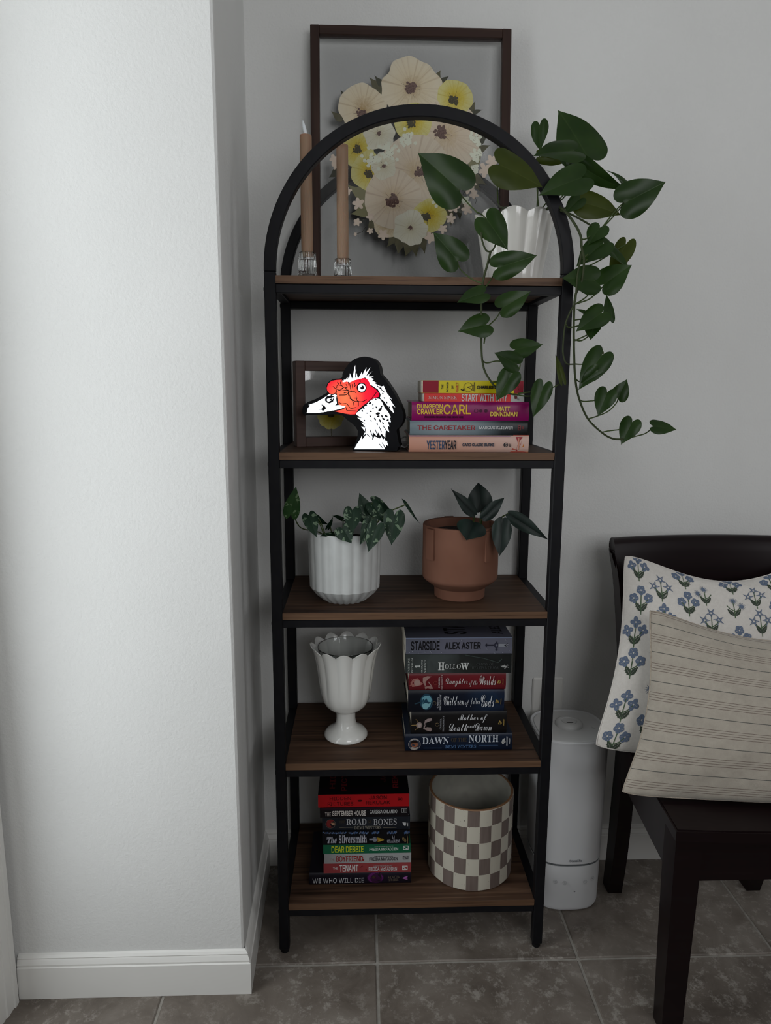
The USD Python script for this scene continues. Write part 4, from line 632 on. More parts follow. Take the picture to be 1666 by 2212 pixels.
# dark storm cover on the top face of that book
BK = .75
y5 = .0605
b5 = [.1268, .1573, .1823, .2068, .2318, .2668, .2990, .3243, .3562]
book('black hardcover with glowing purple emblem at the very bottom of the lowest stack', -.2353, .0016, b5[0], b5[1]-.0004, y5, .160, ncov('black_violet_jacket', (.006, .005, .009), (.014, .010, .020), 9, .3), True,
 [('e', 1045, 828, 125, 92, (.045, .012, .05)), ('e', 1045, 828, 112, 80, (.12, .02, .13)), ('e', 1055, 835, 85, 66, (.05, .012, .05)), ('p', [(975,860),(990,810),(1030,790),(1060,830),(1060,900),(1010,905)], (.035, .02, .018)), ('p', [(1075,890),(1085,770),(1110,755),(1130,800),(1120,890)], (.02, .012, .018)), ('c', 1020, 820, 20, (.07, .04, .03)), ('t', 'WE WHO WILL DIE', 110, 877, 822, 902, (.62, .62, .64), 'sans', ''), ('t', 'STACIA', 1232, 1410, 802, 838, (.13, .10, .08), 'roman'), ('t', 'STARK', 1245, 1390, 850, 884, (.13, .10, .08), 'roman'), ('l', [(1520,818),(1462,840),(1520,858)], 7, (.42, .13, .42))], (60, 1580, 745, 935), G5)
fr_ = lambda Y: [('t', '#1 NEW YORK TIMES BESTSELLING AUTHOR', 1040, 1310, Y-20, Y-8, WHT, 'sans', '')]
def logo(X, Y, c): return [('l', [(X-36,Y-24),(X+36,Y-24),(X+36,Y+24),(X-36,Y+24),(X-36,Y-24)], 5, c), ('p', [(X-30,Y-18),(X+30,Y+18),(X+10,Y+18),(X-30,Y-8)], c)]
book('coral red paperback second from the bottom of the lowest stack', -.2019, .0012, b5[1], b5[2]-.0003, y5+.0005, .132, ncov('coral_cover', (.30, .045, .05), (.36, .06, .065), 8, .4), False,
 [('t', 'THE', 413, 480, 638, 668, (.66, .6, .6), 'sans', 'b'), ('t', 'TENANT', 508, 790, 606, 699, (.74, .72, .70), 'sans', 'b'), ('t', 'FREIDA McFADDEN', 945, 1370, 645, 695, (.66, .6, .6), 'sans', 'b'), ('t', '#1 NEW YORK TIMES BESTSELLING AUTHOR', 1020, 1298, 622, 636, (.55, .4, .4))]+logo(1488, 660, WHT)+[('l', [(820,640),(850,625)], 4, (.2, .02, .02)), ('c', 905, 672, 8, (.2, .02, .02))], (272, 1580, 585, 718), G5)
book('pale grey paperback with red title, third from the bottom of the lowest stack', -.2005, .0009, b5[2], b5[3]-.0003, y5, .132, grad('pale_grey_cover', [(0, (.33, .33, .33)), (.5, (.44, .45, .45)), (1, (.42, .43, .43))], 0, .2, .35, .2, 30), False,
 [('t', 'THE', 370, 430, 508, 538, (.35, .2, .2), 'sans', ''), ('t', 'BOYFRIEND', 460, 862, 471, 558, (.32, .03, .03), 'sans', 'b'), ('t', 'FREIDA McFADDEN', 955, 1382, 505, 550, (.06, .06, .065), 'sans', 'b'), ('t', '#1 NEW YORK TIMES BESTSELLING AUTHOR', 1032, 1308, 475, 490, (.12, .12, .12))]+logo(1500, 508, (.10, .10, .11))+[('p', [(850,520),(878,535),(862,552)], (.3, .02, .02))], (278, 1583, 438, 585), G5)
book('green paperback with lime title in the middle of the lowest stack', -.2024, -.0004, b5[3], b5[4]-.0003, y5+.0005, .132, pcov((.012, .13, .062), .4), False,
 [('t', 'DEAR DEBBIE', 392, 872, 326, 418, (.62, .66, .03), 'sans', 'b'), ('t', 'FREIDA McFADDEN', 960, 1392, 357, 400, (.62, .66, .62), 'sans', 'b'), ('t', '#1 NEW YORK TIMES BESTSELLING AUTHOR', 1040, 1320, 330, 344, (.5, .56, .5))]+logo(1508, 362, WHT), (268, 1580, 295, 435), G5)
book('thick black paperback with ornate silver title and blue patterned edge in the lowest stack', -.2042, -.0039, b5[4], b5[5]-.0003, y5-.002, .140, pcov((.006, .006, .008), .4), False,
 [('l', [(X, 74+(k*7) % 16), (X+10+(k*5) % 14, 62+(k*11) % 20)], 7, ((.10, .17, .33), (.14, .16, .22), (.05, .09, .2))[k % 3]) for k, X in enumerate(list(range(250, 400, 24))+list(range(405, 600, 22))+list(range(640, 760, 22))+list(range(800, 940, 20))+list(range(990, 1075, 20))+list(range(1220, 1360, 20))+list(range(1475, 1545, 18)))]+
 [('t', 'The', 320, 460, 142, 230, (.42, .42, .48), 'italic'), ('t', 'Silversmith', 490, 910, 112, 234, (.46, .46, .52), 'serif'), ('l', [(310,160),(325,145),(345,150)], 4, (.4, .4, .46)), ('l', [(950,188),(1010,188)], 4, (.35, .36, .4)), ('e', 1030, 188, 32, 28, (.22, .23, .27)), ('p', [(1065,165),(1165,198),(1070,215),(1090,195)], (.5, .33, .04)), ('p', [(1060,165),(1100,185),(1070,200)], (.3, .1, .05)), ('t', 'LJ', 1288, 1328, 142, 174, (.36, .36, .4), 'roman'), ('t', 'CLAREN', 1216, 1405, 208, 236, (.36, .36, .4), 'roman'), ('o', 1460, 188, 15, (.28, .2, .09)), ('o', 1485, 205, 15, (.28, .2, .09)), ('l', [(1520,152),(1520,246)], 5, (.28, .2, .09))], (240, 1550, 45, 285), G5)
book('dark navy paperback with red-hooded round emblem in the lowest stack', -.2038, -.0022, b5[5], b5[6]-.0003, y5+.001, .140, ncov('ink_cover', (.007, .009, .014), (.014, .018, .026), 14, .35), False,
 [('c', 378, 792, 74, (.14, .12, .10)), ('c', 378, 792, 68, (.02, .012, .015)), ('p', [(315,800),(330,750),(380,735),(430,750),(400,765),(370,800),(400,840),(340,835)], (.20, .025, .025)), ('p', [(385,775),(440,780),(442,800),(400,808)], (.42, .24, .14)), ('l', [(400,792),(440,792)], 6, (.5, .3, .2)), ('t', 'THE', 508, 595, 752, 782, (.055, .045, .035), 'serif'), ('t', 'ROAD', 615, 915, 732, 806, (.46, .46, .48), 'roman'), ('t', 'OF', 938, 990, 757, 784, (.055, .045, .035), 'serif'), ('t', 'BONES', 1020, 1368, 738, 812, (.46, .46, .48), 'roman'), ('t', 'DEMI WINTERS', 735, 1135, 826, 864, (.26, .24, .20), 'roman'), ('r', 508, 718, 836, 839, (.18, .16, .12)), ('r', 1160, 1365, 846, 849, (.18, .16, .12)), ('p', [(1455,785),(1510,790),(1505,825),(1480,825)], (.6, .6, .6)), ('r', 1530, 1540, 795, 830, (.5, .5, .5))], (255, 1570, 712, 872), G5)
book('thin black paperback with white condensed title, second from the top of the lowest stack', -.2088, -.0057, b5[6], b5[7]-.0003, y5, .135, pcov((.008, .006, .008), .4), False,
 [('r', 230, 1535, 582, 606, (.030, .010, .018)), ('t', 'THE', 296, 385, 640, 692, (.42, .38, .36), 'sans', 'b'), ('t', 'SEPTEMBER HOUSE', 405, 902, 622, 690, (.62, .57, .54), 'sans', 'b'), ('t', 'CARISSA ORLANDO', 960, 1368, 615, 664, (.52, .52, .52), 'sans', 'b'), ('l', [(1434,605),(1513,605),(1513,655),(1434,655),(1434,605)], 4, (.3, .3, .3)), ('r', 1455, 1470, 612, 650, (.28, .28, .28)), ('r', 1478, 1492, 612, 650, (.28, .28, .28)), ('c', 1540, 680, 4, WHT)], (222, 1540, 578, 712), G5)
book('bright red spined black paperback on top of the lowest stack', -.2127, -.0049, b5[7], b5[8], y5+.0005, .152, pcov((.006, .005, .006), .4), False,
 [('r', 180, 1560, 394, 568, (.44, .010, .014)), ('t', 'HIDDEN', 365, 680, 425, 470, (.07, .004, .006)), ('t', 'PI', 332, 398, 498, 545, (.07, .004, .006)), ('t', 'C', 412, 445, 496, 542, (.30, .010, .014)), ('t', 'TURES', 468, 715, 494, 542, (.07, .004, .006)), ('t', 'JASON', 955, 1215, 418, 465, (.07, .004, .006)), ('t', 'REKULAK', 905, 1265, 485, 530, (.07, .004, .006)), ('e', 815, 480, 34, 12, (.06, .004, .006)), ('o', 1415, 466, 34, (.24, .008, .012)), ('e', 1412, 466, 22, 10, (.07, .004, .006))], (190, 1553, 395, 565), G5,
 top=[('HIDDEN', .15, .16, .14, .013, (.10, .006, .008)), ('PICTURES', .28, .10, .15, .013, (.12, .006, .008)), ('JASON', .72, .33, .10, .013, (.05, .004, .006)), ('REKULAK', .855, .16, .14, .013, (.16, .008, .012))])

# ------------------------------------------------------------------ third board: white fluted pot with satin pothos; terracotta pot with dark plant
Z3 = LV[2]
wp = thing('fluted_planter', 'matte white fluted ceramic planter on the middle board', 'planter', (-.1500, .105, Z3))
flu = lambda t: np.abs(np.sin(10*(t+.05)))-1
HWp = .156
pr = [(0, 0), (.046, 0), (.0505, .003), (.066, .016), (.0775, .031)]+[(.0775+.0035*k/5, .031+(HWp-.031)*k/5) for k in range(1, 6)]+[(.0802, HWp+.001), (.0785, HWp+.001), (.0775, HWp-.001), (.075, .04), (0, .04)]
obj('pot_body', lathe(pr, 200, flu, [0, .005, .0062, .0052, .0030]+[.0024]*5+[.0022, .0016, .001, 0, 0]), m_matte_white, wp, smooth=28)
obj('soil', lathe([(0, HWp-.022), (.0715, HWp-.024), (.0715, HWp-.034), (0, HWp-.034)][::-1], 48), m_soil, wp)
m_satin = leaf_mat('satin_leaf', (.004, .017, .008), (.008, .026, .012), spots=(.115, .165, .105), rough=.5, trans=.12, sscale=85)
sp = thing('satin_pothos', 'silver-splashed satin pothos in the white fluted planter', 'plant', (-.15, .105, Z3+.12), M=None)
sp_off = np.array([-.15, .105, Z3+.12]); score = np.array([0, 0, .018])
# zoom coords of (650,1050) at 6.17x: base, tip, width, depths, roll, curl
for (bx, by_, tx, ty_, w, yb, yt, roll, curl) in ((110,400,205,672,200,.04,.005,.1,.08),(560,560,668,755,270,.02,-.004,.2,.12),(690,325,690,610,240,.025,-.002,0,.1),(900,430,785,88,235,.055,.06,.15,.08),(935,470,795,785,190,.018,-.002,-.3,.1),(960,250,1130,495,215,.05,.03,-.25,.12),(1010,535,895,875,240,.008,-.012,.15,.08),(1250,385,1205,785,285,.02,.0,.05,.08),(960,215,1195,350,190,.10,.08,.6,.2),(1405,240,1570,515,60,.06,.05,.9,.1),(1405,245,1350,155,50,.062,.075,.8,.1),(150,400,350,560,150,.08,.09,.9,.3),(360,560,440,430,70,.10,.09,.8,.2),(560,440,435,380,90,.11,.10,.7,.2),(440,640,255,655,110,.045,.03,.7,.1),(700,520,600,440,130,.08,.07,.8,.3)):
    b, t = at(650+bx/6.17, 1050+by_/6.17, y=yb), at(650+tx/6.17, 1050+ty_/6.17, y=yt); ppm = ((b-CAM)@fw)/FPX; fc = CAM-b; fc = fc/np.linalg.norm(fc)+[0, 0, .2]
    m, uv = leaf(b-sp_off, t-sp_off, w/6.17*ppm*1.02, fc, HEART, .22, curl, roll); lf = obj('leaf', m, m_satin, sp, uv=uv)
    e = b-sp_off; s = np.array([np.clip(e[0], -.05, .05)*.7, np.clip(e[1], -.05, .05)*.6, .005]); obj('petiole', tube(spline([s, (s+e)/2+[0, 0, .02], e], 6), .0013, 7, taper=.8), m_stem, lf, smooth=True)
b, t = at(629, 1110, y=.06), at(640, 1052, y=.05); ppm = ((b-CAM)@fw)/FPX
m, uv = leaf(b-sp_off, t-sp_off, 36*ppm, CAM-b, HEART, .15, .1, .1)
m_satin_y = leaf_mat('satin_young_leaf', (.012, .045, .010), (.022, .065, .014), spots=(.13, .2, .1), rough=.5, trans=.15, sscale=95); lf = obj('leaf', m, m_satin_y, sp, uv=uv)
obj('petiole', tube(spline([b-sp_off, at(634, 1112, y=.07)-sp_off, at(650, 1140, y=.09)-sp_off, at(690, 1150, y=.10)-sp_off, np.array([-.03, 0, .01])], 6), .0013, 7), m_stem, lf, smooth=True)

tp = thing('terracotta_planter', 'terracotta planter with raised tabs and stepped foot on the middle board', 'planter', (.1085, .127, Z3))
HT = .166
obj('pot_body', lathe([(0, 0), (.055, 0), (.0565, .0015), (.0572, .022), (.0590, .0245), (.080, .040), (.0835, .0445), (.0845, .05), (.0845, HT-.003), (.0835, HT-.0005), (.082, HT), (.0765, HT), (.0750, HT-.001), (.0745, HT-.004), (.073, .05), (0, .048)], 96), m_terra, tp, smooth=35)
def arc_slab(r0, r1, a0, a1, z0, z1, n=8):
    t = np.radians(np.linspace(a0, a1, n)); pl = sg.Polygon([(r1*math.cos(q), r1*math.sin(q)) for q in t]+[(r0*math.cos(q), r0*math.sin(q)) for q in t[::-1]]); m = prism(pl, z1-z0); m.apply_translation((0, 0, z0)); return m
for a0, a1, ext in ((205, 221, 0), (300, 312, 0), (94, 108, .0028)): obj('raised_tab', arc_slab(.082, .0893, a0, a1, HT-.072, HT-.004+ext*1.5), m_terra, tp, smooth=25)
obj('foot_pad', [lathe([(.003, 0), (.003, .001)], 10).apply_translation((.05*math.cos(q), .05*math.sin(q), -.0008)) for q in (-1.1, -2.4)], plain((.6, .6, .6), .5), tp)
obj('soil', lathe([(0, HT-.020), (.0738, HT-.021), (.0738, HT-.030), (0, HT-.03)][::-1], 48), m_soil, tp)
m_treub = leaf_mat('dark_satin_leaf', (.006, .012, .010), (.012, .023, .018), mid=([(.0, (1, 1, 1)), (.05, (.8, .8, .8)), (.14, (0, 0, 0))], (.003, .008, .006)), rough=.42, trans=.08)
tb = thing('dark_satin_plant', 'dark green plant with thick oval leaves in the terracotta planter', 'plant', (.1085, .127, Z3+.14)); to = np.array([.1085, .127, Z3+.14])
for (bx, by_, tx, ty_, w, yb, yt, roll, curl, shp, src) in ((700,460,425,138,160,.10,.09,.25,.08,LONG,(675,560)),(775,415,742,66,300,.14,.16,.1,.05,OVAL,(760,540)),(790,505,1050,248,170,.095,.08,-.15,.05,OVAL,(770,560)),(690,545,600,750,365,.055,.025,.05,.08,OVAL,(790,540)),(1035,500,1000,945,240,.05,.02,-.1,.08,OVAL,(900,600)),(1100,440,1592,762,185,.08,.04,.15,.08,LONG,(950,600))):
    b, t = at(900+bx/5.553, 1030+by_/5.553, y=yb), at(900+tx/5.553, 1030+ty_/5.553, y=yt); ppm = ((b-CAM)@fw)/FPX; fc = CAM-b; fc = fc/np.linalg.norm(fc)+[0, 0, .15]
    m, uv = leaf(b-to, t-to, w/5.553*ppm, fc, shp, .28, curl, roll); lf = obj('leaf', m, m_treub, tb, uv=uv); e = b-to; s = at(900+src[0]/5.553, 1030+src[1]/5.553, y=.125)-to; s[2] = .006; s[0] = np.clip(s[0], -.06, .06)
    obj('petiole', tube(spline([s, s*.4+e*.6+[0, .004, .004], e], 6), .0017, 8, taper=.9), m_stem, lf, smooth=True)

# ------------------------------------------------------------------ fourth board: footed milk-glass vase with glass liner
Z4 = LV[3]
vs = thing('footed_vase', 'white milk-glass footed vase with scalloped flaring rim', 'vase', (-.1500, .126, Z4))
sc = lambda t: np.abs(np.cos(6*(t+math.pi/2+.02)))-1
HV = .226
prof = [(0, .0), (.047, 0), (.0500, .003), (.0497, .009), (.044, .016), (.034, .022), (.0275, .027), (.0235, .034), (.0220, .046), (.0222, .062), (.0235, .065), (.036, .070), (.047, .080), (.0545, .094), (.0585, .112), (.0615, .135), (.0645, .158), (.068, .182), (.073, .205), (.0795, .222), (.0815, HV), (.0800, HV+.0012), (.078, HV-.001), (.0705, .205), (.065, .18), (.061, .15), (.056, .11), (.045, .085), (0, .078)]
ampv = [0]*13+[.001, .002, .0035, .0045, .0052, .006, .0075, .008, .008, .008, .006, .004, .003, .001, 0, 0]; dzv = [0]*17+[.001, .004, .009, .012, .012, .012, .005, .001, 0, 0, 0, 0]
obj('vase_body', lathe(prof, 240, sc, ampv, dzv), m_milk, vs, smooth=45)
gl_ = thing('glass_liner', 'clear glass liner sitting inside the white scalloped vase', 'glass', (-.1500, .126, Z4+.100))
obj('liner_body', lathe([(0, 0), (.035, 0), (.047, .012), (.0545, .05), (.0600, .095), (.0640, .118), (.0632, .120), (.0620, .118), (.058, .095), (.0525, .05), (.045, .014), (0, .004)], 96), m_glass, gl_, smooth=40)

# ------------------------------------------------------------------ bottom board: checkered pot
Z5 = LV[4]; RC, HC = .1005, .2040
ck = thing('checkered_pot', 'cylindrical cream and taupe checkered pot on the bottom board', 'pot', (.1480, .1295, Z5))
m_cbody = noisy('speckled_cream_glaze', (.055, .04, .03), (.52, .49, .41), 330, .42, detail=1, lo=.235, hi=.25)
m_taupe = noisy('brushed_taupe_glaze', (.130, .098, .085), (.165, .128, .112), 12, .6, stretch=(14, 14, 1)); m_rim = plain((.20, .10, .045), .6)
obj('pot_body', lathe([(0, 0), (RC-.003, 0), (RC, .003), (RC, HC-.003), (RC-.0008, HC-.0018)], 132, cap=False), m_cbody, ck, smooth=35)
obj('unglazed_rim', lathe([(RC-.0008, HC-.0018), (RC-.002, HC), (RC-.0055, HC), (RC-.0068, HC-.002)], 132, cap=False), m_rim, ck, smooth=50)
obj('inner_wall', lathe([(RC-.0068, HC-.002), (RC-.007, .012), (RC-.012, .008), (0, .008)], 132, cap=False), noisy('cream_inside', (.33, .32, .28), (.38, .37, .32), 40, .5), ck, smooth=40)
NC, NR = 22, 5; rh = (HC-.003)/NR
for r in range(NR):
    for c in range(NC):
        if (r+c) % 2 == 0:
            a0 = -90-5+ (c-.5)*360/NC; z0 = .0015+r*rh; j = rng.normal(0, .0006, 4)
            obj('painted_check', arc_slab(RC-.001, RC+.00035, a0+.35+j[0]*200, a0+360/NC-.35+j[1]*200, z0+.0006+j[2], z0+rh-.0006+j[3], 6), m_taupe, ck, smooth=30)

# ------------------------------------------------------------------ humidifier, outlet, cord
HX, HY = .3975, .197; m_hum = plain((.62, .625, .635), .38); m_humtop = plain((.60, .60, .595), .32); m_grey = plain((.10, .11, .115), .35)
hu = thing('humidifier', 'tall white rounded tower humidifier standing on the floor beside the chair', 'humidifier', (HX, HY, 0))
def squircle(r, n=96, e=2.9):
    t = np.arange(n)*2*math.pi/n; c, s = np.cos(t), np.sin(t); k = (np.abs(c)**e+np.abs(s)**e)**(-1/e); return np.c_[r*k*c, r*k*s]
def sq_lathe(prof, n=96, rot=0.0):
    V = []; F = []; c, s = math.cos(rot), math.sin(rot)
    for r, z in prof: q = squircle(max(r, 1e-5), n); V.append(np.c_[q[:, 0]*c-q[:, 1]*s, q[:, 0]*s+q[:, 1]*c, np.full(n, z)])
    V = np.vstack(V)
    for i in range(len(prof)-1):
        for k in range(n): a, b = i*n+k, i*n+(k+1) % n; F += [(a, b, b+n), (a, b+n, a+n)]
    return trimesh.Trimesh(V, np.array(F), process=False)
RH = .0865
obj('base', sq_lathe([(0, .001), (RH-.012, .001), (RH-.006, .004), (RH-.003, .012), (RH-.001, .125), (0, .125)]), m_hum, hu, smooth=40)
obj('light_ring', sq_lathe([(0, .1255), (RH-.0022, .1255), (RH-.0022, .1305), (0, .1305)]), m_grey, hu, smooth=40, label='grey ring between base and tank')
obj('tank', sq_lathe([(0, .131), (RH-.001, .131), (RH+.001, .30), (RH+.0025, .440), (RH+.0035, .443), (RH+.0035, .448), (RH+.001, .450), (RH-.002, .4465), (RH-.004, .4455), (0, .4455)]), m_hum, hu, smooth=40)
lid = obj('lid', sq_lathe([(RH-.0045, .4458), (RH-.0055, .4485), (RH-.010, .449), (RH-.05, .4520), (0, .4525)]), m_humtop, hu, smooth=40)
obj('nozzle', lathe([(.034, .448), (.0335, .456), (.030, .4605), (.024, .4625), (.0195, .4625), (.0175, .4600), (.0165, .4600), (.0160, .4615), (0, .4617)], 64), m_humtop, hu, smooth=35)
obj('mist_slot', affinity and prism(affinity.translate(affinity.scale(sg.Point(0, 0).buffer(.0085), 1, .26), 0, -.008), .0006).apply_translation((0, 0, .4614)), plain((.01, .01, .01), .6), hu, smooth=False)
obj('lid_print', [prism(affinity.rotate(sg.box(-.011, 0, .011, .0008), -60, origin=(0, 0)), .0003).apply_translation((.043+.0035*k, -.010-.0005*k, .4505)) for k in range(4)], plain((.30, .30, .30), .6), hu, smooth=False)
def on_face(m, x, z, yo=.0005): # wraps flat print (x right, y up) on the curved front
    v = np.array(m.vertices); X = v[:, 0]+x; ang = np.clip(np.abs(X)/RH, 0, .98); Y = -RH*(1-ang**2.9)**(1/2.9); return trimesh.Trimesh(np.c_[X, Y-yo-v[:, 2], v[:, 1]+z], m.faces, process=False)
tx = text('GoveeLife', 'sans', True); tx.vertices = np.array(tx.vertices)*[.0300, .0062, .0004]; obj('logo', on_face(tx, -.009, .1400, .0024), plain((.18, .19, .2), .5), hu, smooth=False)
def ringp(r, w): return sg.Point(0, 0).buffer(r, 12).difference(sg.Point(0, 0).buffer(r-w, 12))
for k, (x, z) in enumerate(((-.040, .085), (-.017, .0835), (.033, .0845), (.053, .0885))):
    sym = [sg.Point(0, 0).buffer(.0018).difference(sg.Point(0, 0).buffer(.0012)), sg.box(-.0014, -.0014, .0014, .0016), sg.LineString([(-.0018, .0012), (0, -.0012), (.0018, .0018)]).buffer(.0004), sg.box(-.0015, -.001, .0015, .0014)][k]
    obj('touch_button', on_face(prism(unary_union([ringp(.0048, .0006), sym]), .0003), x, z, .0020), plain((.36, .37, .38), .5), hu, smooth=False)
obj('indicator', on_face(prism(sg.Point(0, 0).buffer(.0016), .0003), .008, .060, .0022), plain((.25, .26, .27), .5), hu, smooth=False)
ot = thing('wall_outlet', 'white outlet cover plate on the wall behind the humidifier', 'outlet', (.3738, WALL, .462))
obj('cover_plate', cbox(-.0405, .0405, -.006, 0, -.062, .062, .0035), m_trim, ot, smooth=False)
for z in (.0195, -.0195): obj('socket', [lathe([(.0165, 0), (.0165, .0012)], 32).apply_transform(rx(math.pi/2)).apply_translation((0, -.0058, z))], m_trim, ot)
pc = thing('power_cord', 'white power cord dropping from the wall outlet behind the humidifier', 'cord')
obj('plug', cbox(.357, .376, WALL-.032, WALL-.0072, .470, .492, .003), m_trim, pc, smooth=False)
obj('cord', tube(spline([(.362, WALL-.028, .470), (.355, WALL-.03, .44), (.350, WALL-.028, .34), (.345, WALL-.026, .15), (.352, WALL-.025, .02), (.40, WALL-.024, .006), (.45, WALL-.024, .004)], 8), .0026, 8), m_trim, pc)

# ------------------------------------------------------------------ chair
ch = thing('dining_chair', 'dark espresso wooden dining chair with scrolled back rail', 'chair', (.712, 0, 0))
def rear(s):
    p = spline([(-.180*s*-1, .196, 0), (.184*s, .170, .12), (.188*s, .150, .26), (.190*s, .140, .42), (.196*s, .146, .60), (.210*s, .168, .80), (.222*s, .186, .895)], 6); n = len(p)
    return sweep_rect(p, np.linspace(.0175, .0165, n), np.interp(np.linspace(0, 1, n), [0, .3, .5, 1], [.020, .026, .024, .020]))
for s in (-1, 1):
    obj('rear_leg', rear(s), m_chair, ch, smooth=40)
    xo = .236*s; xi = .186*s; obj('front_leg', sweep_rect([(s*.2085, -.207, 0), (s*.2100, -.210, .2), (s*.2105, -.212, .355), (s*.2105, -.212, .436)], [.0205, .0235, .0255, .0255], [.0200, .0230, .0250, .0250]), m_chair, ch, smooth=20)
    pl = sg.Polygon([(s*.2335, -.187), (s*.214, -.187), (s*.187, .125), (s*.2065, .125)]); side = prism(pl, .085); v = np.array(side.vertices); v[:, 2] = np.where(v[:, 2] < .01, .350, .436); obj('side_apron', trimesh.Trimesh(v, side.faces, process=False), m_chair, ch, smooth=20)
seat = sg.Polygon(list(spline([(-.240, -.243), (-.12, -.252), (0, -.255), (.12, -.252), (.240, -.243)], 6))+[(.212, .128), (-.212, .128)])
sm = prism(seat, .020); sm.apply_translation((0, 0, .4365)); top_ = prism(seat.buffer(-.004), .0025); top_.apply_translation((0, 0, .4560)); obj('seat', [sm, top_], m_chair, ch, smooth=25)
obj('front_apron', box(-.186, .186, -.232, -.212, .345, .436), m_chair, ch); obj('rear_apron', box(-.17, .17, .118, .136, .36, .436), m_chair, ch)
def panel(z0, z1, hw, scroll, t=.016):
    nx = 28; xs = np.linspace(-hw, hw, nx); V = []
    if scroll:
        ctr = np.array([.028, z1-.019]); pf = [(0, z0), (-.004, (z0+z1)/2-.01), (.002, z1-.035)]+[(ctr[0]+.019*math.cos(a), ctr[1]+.019*math.sin(a)) for a in np.linspace(math.pi*.90, -math.pi*.55, 14)]+[(.019, z1-.046), (t-.003, (z0+z1)/2-.01), (t, z0)]
    else: pf = [(0, z0), (0, z1), (t, z1), (t, z0)]
    pf = np.array(pf); n = len(pf)
    for x in xs: b = .034*(1-(x/hw)**2); V += [(x*(1-.22*max(0., (z1-.05-p[1])) / .15 if scroll else 1), .150+b+p[0], p[1]) for p in pf]
    F = []
    for i in range(nx-1):
        for k in range(n): a, b = i*n+k, i*n+(k+1) % n; F += [(a, b, b+n), (a, b+n, a+n)]
    m = prism(sg.Polygon(pf).buffer(0), .001); V = np.array(V); c0, c1 = len(V), len(V)+1; V = np.vstack([V, V[:n].mean(0), V[-n:].mean(0)]); e = (nx-1)*n
    for k in range(n): F += [(c0, (k+1) % n, k), (c1, e+k, e+(k+1) % n)]
    mm = trimesh.Trimesh(V, np.array(F), process=False); mm.fix_normals(); return mm
obj('back_panel', panel(.735, .9265, .2415, True), m_chair, ch, smooth=50, label='wide curved top panel with rolled edge'); obj('lower_back_rail', panel(.60, .64, .196, False), m_chair, ch, smooth=40)

# ------------------------------------------------------------------ cushions
class Cushion:
    """A knife-edge cushion over four corners; S(u, v, side) gives its surface."""
    def __init__(s, tl, tr, br, bl, thick, pinch=.055, seed=0, wr=.006, sag=0., pv=.03, pb=.03):
        s.c = [np.asarray(p, float) for p in (tl, tr, br, bl)]; s.t, s.p, s.seed, s.wr, s.sag, s.pv, s.pb = thick, pinch, seed, wr, sag, pv, pb
        n = np.cross(s.c[1]-s.c[0], s.c[3]-s.c[0]); s.n = n/np.linalg.norm(n); s.n = s.n if s.n[1] < 0 else -s.n
    def S(s, u, v, side=1):
        u, v = np.asarray(u, float), np.asarray(v, float)
        uu = u+s.p*(np.sin(np.pi*v)**.8)*((1-u)**3-u**3); vv = v+(np.sin(np.pi*u)**.8)*(s.pv*(1-v)**3-s.pb*v**3)+s.sag*np.sin(np.pi*u)**1.5*(1-v)**4
        w8 = np.abs((2*u-1)*(2*v-1))**9; uu = uu+(.5-uu)*.034*w8; vv = vv+(.5-vv)*.034*w8
        U, V = uu[..., None], vv[..., None]; P_ = (1-U)*(1-V)*s.c[0]+U*(1-V)*s.c[1]+U*V*s.c[2]+(1-U)*V*s.c[3]
        b = np.clip(np.sin(np.pi*np.clip(u, 0, 1))*np.sin(np.pi*np.clip(v, 0, 1)), 0, 1)**.62
        w = meshkit.fbm(np.stack([u*5+s.seed, v*5, 0*u+side], -1), 3, s.seed)-.5; ed = np.exp(-np.minimum(np.minimum(u, 1-u), np.minimum(v, 1-v))*9)
        pk = s.wr*w*b**.5*(.6+1.5*ed)+.003*np.sin(60*np.arctan2(v-.5, u-.5)*.35+8*w)*ed*b
        return P_+s.n*(side*(s.t/2*b)+pk)[..., None]
    def mesh(s, n=56):
        g = (1-np.cos(np.linspace(0, np.pi, n+1)))/2; u, v = np.meshgrid(g, g, indexing='xy'); A, B = s.S(u, v, 1).reshape(-1, 3), s.S(u, v, -1).reshape(-1, 3); st = np.c_[u.ravel(), v.ravel()]; F = []
        N = n+1
        for i in range(n):
            for j in range(n): a = i*N+j; F += [(a, a+N, a+N+1), (a, a+N+1, a+1)]
        F = np.array(F); m = trimesh.Trimesh(np.vstack([A, B]), np.vstack([F, F[:, ::-1]+N*N]), process=False); return m, np.vstack([st, st])
    def seam(s):
        t = np.linspace(0, 1, 40); z, o = 0*t, 0*t+1; pts = np.vstack([s.S(t, z), s.S(o, t)[1:], s.S(t[::-1], o)[1:], s.S(z, t[::-1])[1:]]); return tube(pts, .0016, 6, False)
    def print_(s, poly, off=.0004, th=.0002):
        """Lays a flat print, given in (u, v), on the front."""
        out = []
        for g in getattr(poly, 'geoms', [poly]):
            if g.area < 1e-8: continue
            m = trimesh.creation.extrude_polygon(g.segmentize(.02), 1., engine='earcut'); v = np.array(m.vertices); e = 1e-3; uu, vv = np.clip(v[:, 0], 0, 1), np.clip(v[:, 1], 0, 1)
            Pn = s.S(uu, vv); du = s.S(np.clip(uu+e, 0, 1), vv)-s.S(np.clip(uu-e, 0, 1), vv); dv = s.S(uu, np.clip(vv+e, 0, 1))-s.S(uu, np.clip(vv-e, 0, 1)); nn = np.cross(dv, du); nn /= np.linalg.norm(nn, axis=1, keepdims=True)+1e-12; nn *= np.sign((nn@s.n))[:, None]
            out.append(trimesh.Trimesh(Pn+nn*(off+th*v[:, 2])[:, None], m.faces, process=False))
        return trimesh.util.concatenate(out) if out else None
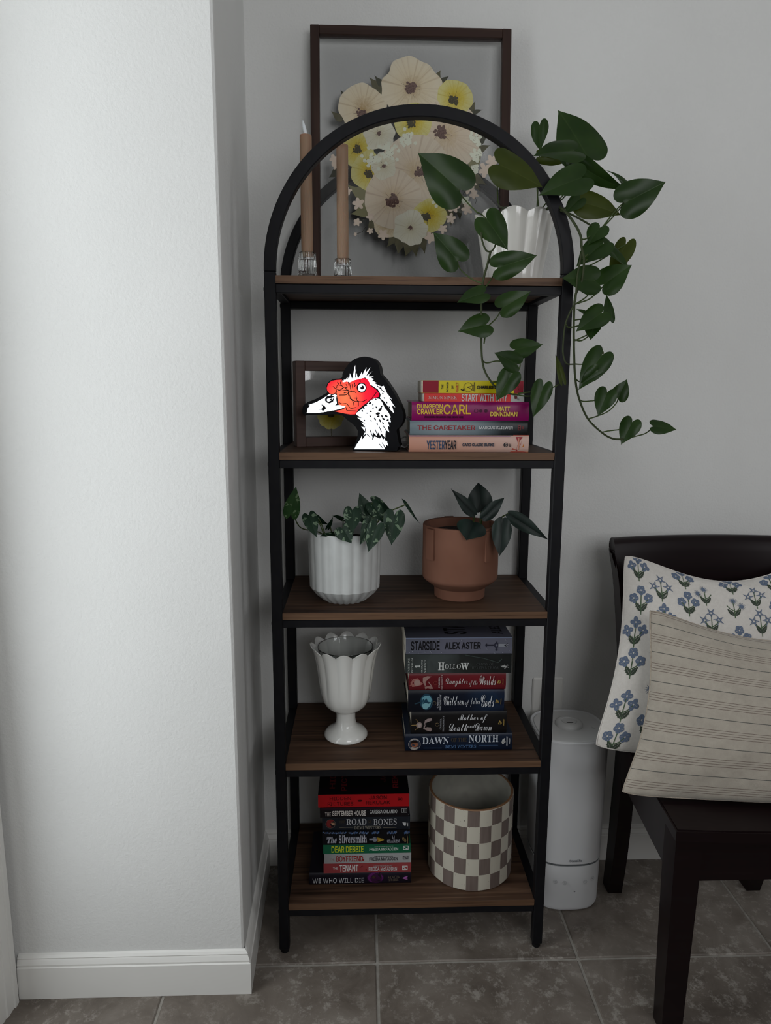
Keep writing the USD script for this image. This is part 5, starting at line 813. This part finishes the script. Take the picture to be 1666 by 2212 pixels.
def fabric(name, c1, c2, bs=900):
    return noisy(name, c1, c2, 160, .9, bump=.35, dist=.0006, bscale=bs, coords='object', sheen_weight=.15)
m_floral = fabric('white_cotton', (.56, .53, .49), (.60, .57, .53))
fc_ = thing('floral_cushion', 'white cushion with blue flower sprigs leaning on the chair back', 'cushion')
C1 = Cushion(at(1345,1196,y=.120), (.955, .120, .905), (.985, -.035, .476), at(1277,1615,y=-.030), .125, .05, 3, .018, .12, .03, -.022)
m, uv = C1.mesh(); obj('cover', m, m_floral, fc_, uv=uv); obj('seam', C1.seam(), m_floral, fc_, smooth=True)
def sprig(kind, u, v, s=.036, flip=1):
    ok = lambda g: affinity.scale(g, 1.12, 1.55, origin=(u, v))
    """A block-printed sprig: returns flower shapes, leaf shapes; u, v: the stem's foot."""
    T = lambda g, dx, dy, r=0, k=1.: affinity.translate(affinity.rotate(affinity.scale(g, k*s, k*s, origin=(0, 0)), r, origin=(0, 0)), u+dx*s*flip, v+dy*s)
    def petals(n, L, w, hole=True):
        g = unary_union([affinity.rotate(affinity.translate(affinity.scale(sg.Point(0, 0).buffer(.5, 6), w, L), 0, L*.55), 360*k/n, origin=(0, 0)) for k in range(n)])
        lines_ = unary_union([affinity.rotate(sg.box(-.018, .18, .018, L*.85), 360*k/n, origin=(0, 0)) for k in range(n)]); g = g.difference(lines_)
        return g.difference(sg.Point(0, 0).buffer(.10)) if hole else g
    star = unary_union([affinity.rotate(sg.Polygon([(-.17, .12), (0, .75), (.17, .12)]), 72*k, origin=(0, 0)) for k in range(5)]).difference(unary_union([affinity.rotate(sg.box(-.02, .2, .02, .5), 72*k, origin=(0, 0)) for k in range(5)]))
    daisy = unary_union([affinity.rotate(sg.Polygon([(-.06, 0), (0, .55), (.06, 0)]), 26*k, origin=(0, 0)) for k in range(14)]).union(sg.Point(0, 0).buffer(.22))
    hd = {0: petals(4, .62, .52), 1: star, 2: petals(5, .55, .55), 3: daisy}[kind]
    lf_ = sg.Polygon(list(zip(np.linspace(0, 1, 9), .20*np.sin(np.pi*np.linspace(0, 1, 9)**.8)))+list(zip(np.linspace(1, 0, 9), -.20*np.sin(np.pi*np.linspace(1, 0, 9)**.8)))).buffer(0).difference(sg.box(.1, -.012, .8, .012))
    serr = lf_.union(unary_union([sg.Polygon([(q, .12), (q+.13, .26), (q+.1, .1)]) for q in (.2, .4, .6)]+[sg.Polygon([(q, -.12), (q+.13, -.26), (q+.1, -.1)]) for q in (.2, .4, .6)])) if kind in (0, 2) else lf_
    fl = [T(hd, 0, -2.15, 0, .84), T(hd, -.75, -1.45, 20, .84), T(hd, .75, -1.35, -20, .84)] if kind != 3 else [T(hd, .05, -2.0, 0, .95), T(hd, .85, -1.3, 0, .95)]
    st = unary_union([sg.LineString([(u+a*s*flip, v+b*s) for a, b in l]).buffer(.045*s) for l in ([(0, .1), (.02, -.9), (0, -1.9)], [(.02, -.7), (-.45, -1.0), (-.7, -1.35)], [(.02, -.6), (.45, -.9), (.7, -1.25)])])
    lv = [T(serr, -.05, -.15, 180+50, 1.05), T(serr, .05, -.15, -50, 1.05)]
    return ok(unary_union(fl).buffer(0)), ok(unary_union(lv).buffer(0)), ok(st)
F1, L1, T1 = [], [], []
spots_ = [(.065+.103*i+rng.normal(0, .006), .135+.178*j+(i % 2)*.089+rng.normal(0, .008), (i+2*j+(i*j) % 3) % 4) for i in range(10) for j in range(6) if .135+.178*j+(i % 2)*.089 < 1.05]
for u, v, k in spots_:
    f_, l_, s_ = sprig(k, u, v, (.037 if k != 3 else .035), 1 if (k+int(u*10)) % 2 else -1); cl = sg.box(.004, .004, .996, .996); F1.append(f_.intersection(cl)); L1.append(l_.intersection(cl)); T1.append(s_.intersection(cl))
for nm, gs, c in (('printed_flowers', F1, (.10, .135, .205)), ('printed_leaves', L1, (.030, .045, .028)), ('printed_stems', T1, (.06, .10, .05))):
    ms = [C1.print_(g) for g in gs]; obj(nm, [q for q in ms if q is not None], plain(c, .85), fc_, smooth=False, kind='stuff')
# striped linen cushion in front
st_ = thing('striped_cushion', 'beige linen cushion with thin brown and charcoal stripes at the front of the seat', 'cushion')
C2 = Cushion(at(1399,1312,y=-.02), (.905, -.02, .735), (.935, -.200, .470), at(1334,1716,y=-.135), .14, .066, 9, .018, .05, .02, -.004)
m, uv = C2.mesh(64)
GR = .1256; nodes = {'uv': ('uvmap', {'attribute': 'st'}), 'sx': ('separate_xyz', {}), 'g': ('geometry', {}), 'wv': ('noise_texture', {'scale': 700, 'detail': 2}), 'md': ('math', {'math_type': 'modulo', 'value2': GR*1.25}), 'ad': ('math', {'math_type': 'add', 'value2': .070}),
    'dv': ('math', {'math_type': 'divide', 'value2': GR*1.25}), 'rb': ('rgb_ramp', {'interpolate': False, 'ramp': [(0, (0, 0, 0)), (.30, (.8, .8, .8)), (.318, (0, 0, 0)), (.385, (.8, .8, .8)), (.403, (0, 0, 0)), (.47, (.8, .8, .8)), (.488, (0, 0, 0)), (.555, (.8, .8, .8)), (.573, (0, 0, 0))]}),
    'rg': ('rgb_ramp', {'interpolate': False, 'ramp': [(0, (0, 0, 0)), (.915, (.9, .9, .9)), (.941, (0, 0, 0))]}), 'n': ('noise_texture', {'scale': 40, 'detail': 6, 'roughness': .7}), 'mp': ('mapping', {'scale': (60, 60, 900)}), 'n3': ('noise_texture', {'scale': 1, 'detail': 2}),
    'rn': ('rgb_ramp', {'ramp': [(.3, (.33, .295, .245)), (.7, (.41, .37, .31))]}), 'm1': ('mix_color', {'b': (.10, .062, .05)}), 'm2': ('mix_color', {'b': (.045, .048, .046)}), 'b': ('bump', {'strength': .35, 'distance': .0006}), 'p': ('principled_bsdf', {'roughness': .92, 'sheen_weight': .15})}
m_strip = mat('striped_linen', nodes, [('uv.UV', 'sx.vector'), ('sx.y', 'ad.value1'), ('ad.value', 'md.value1'), ('md.value', 'dv.value1'), ('dv.value', 'rb.fac'), ('dv.value', 'rg.fac'), ('g.position', 'n.vector'), ('g.position', 'mp.vector'), ('mp.vector', 'n3.vector'), ('n.fac', 'rn.fac'), ('rn.color', 'm1.a'), ('rb.color', 'm1.fac'),
    ('m1.result', 'm2.a'), ('rg.color', 'm2.fac'), ('m2.result', 'p.base_color'), ('g.position', 'wv.vector'), ('wv.fac', 'b.height'), ('b.normal', 'p.normal')], 'p.BSDF')
obj('cover', m, m_strip, st_, uv=uv); obj('seam', C2.seam(), fabric('linen_seam', (.30, .25, .2), (.4, .35, .28)), st_, smooth=True)
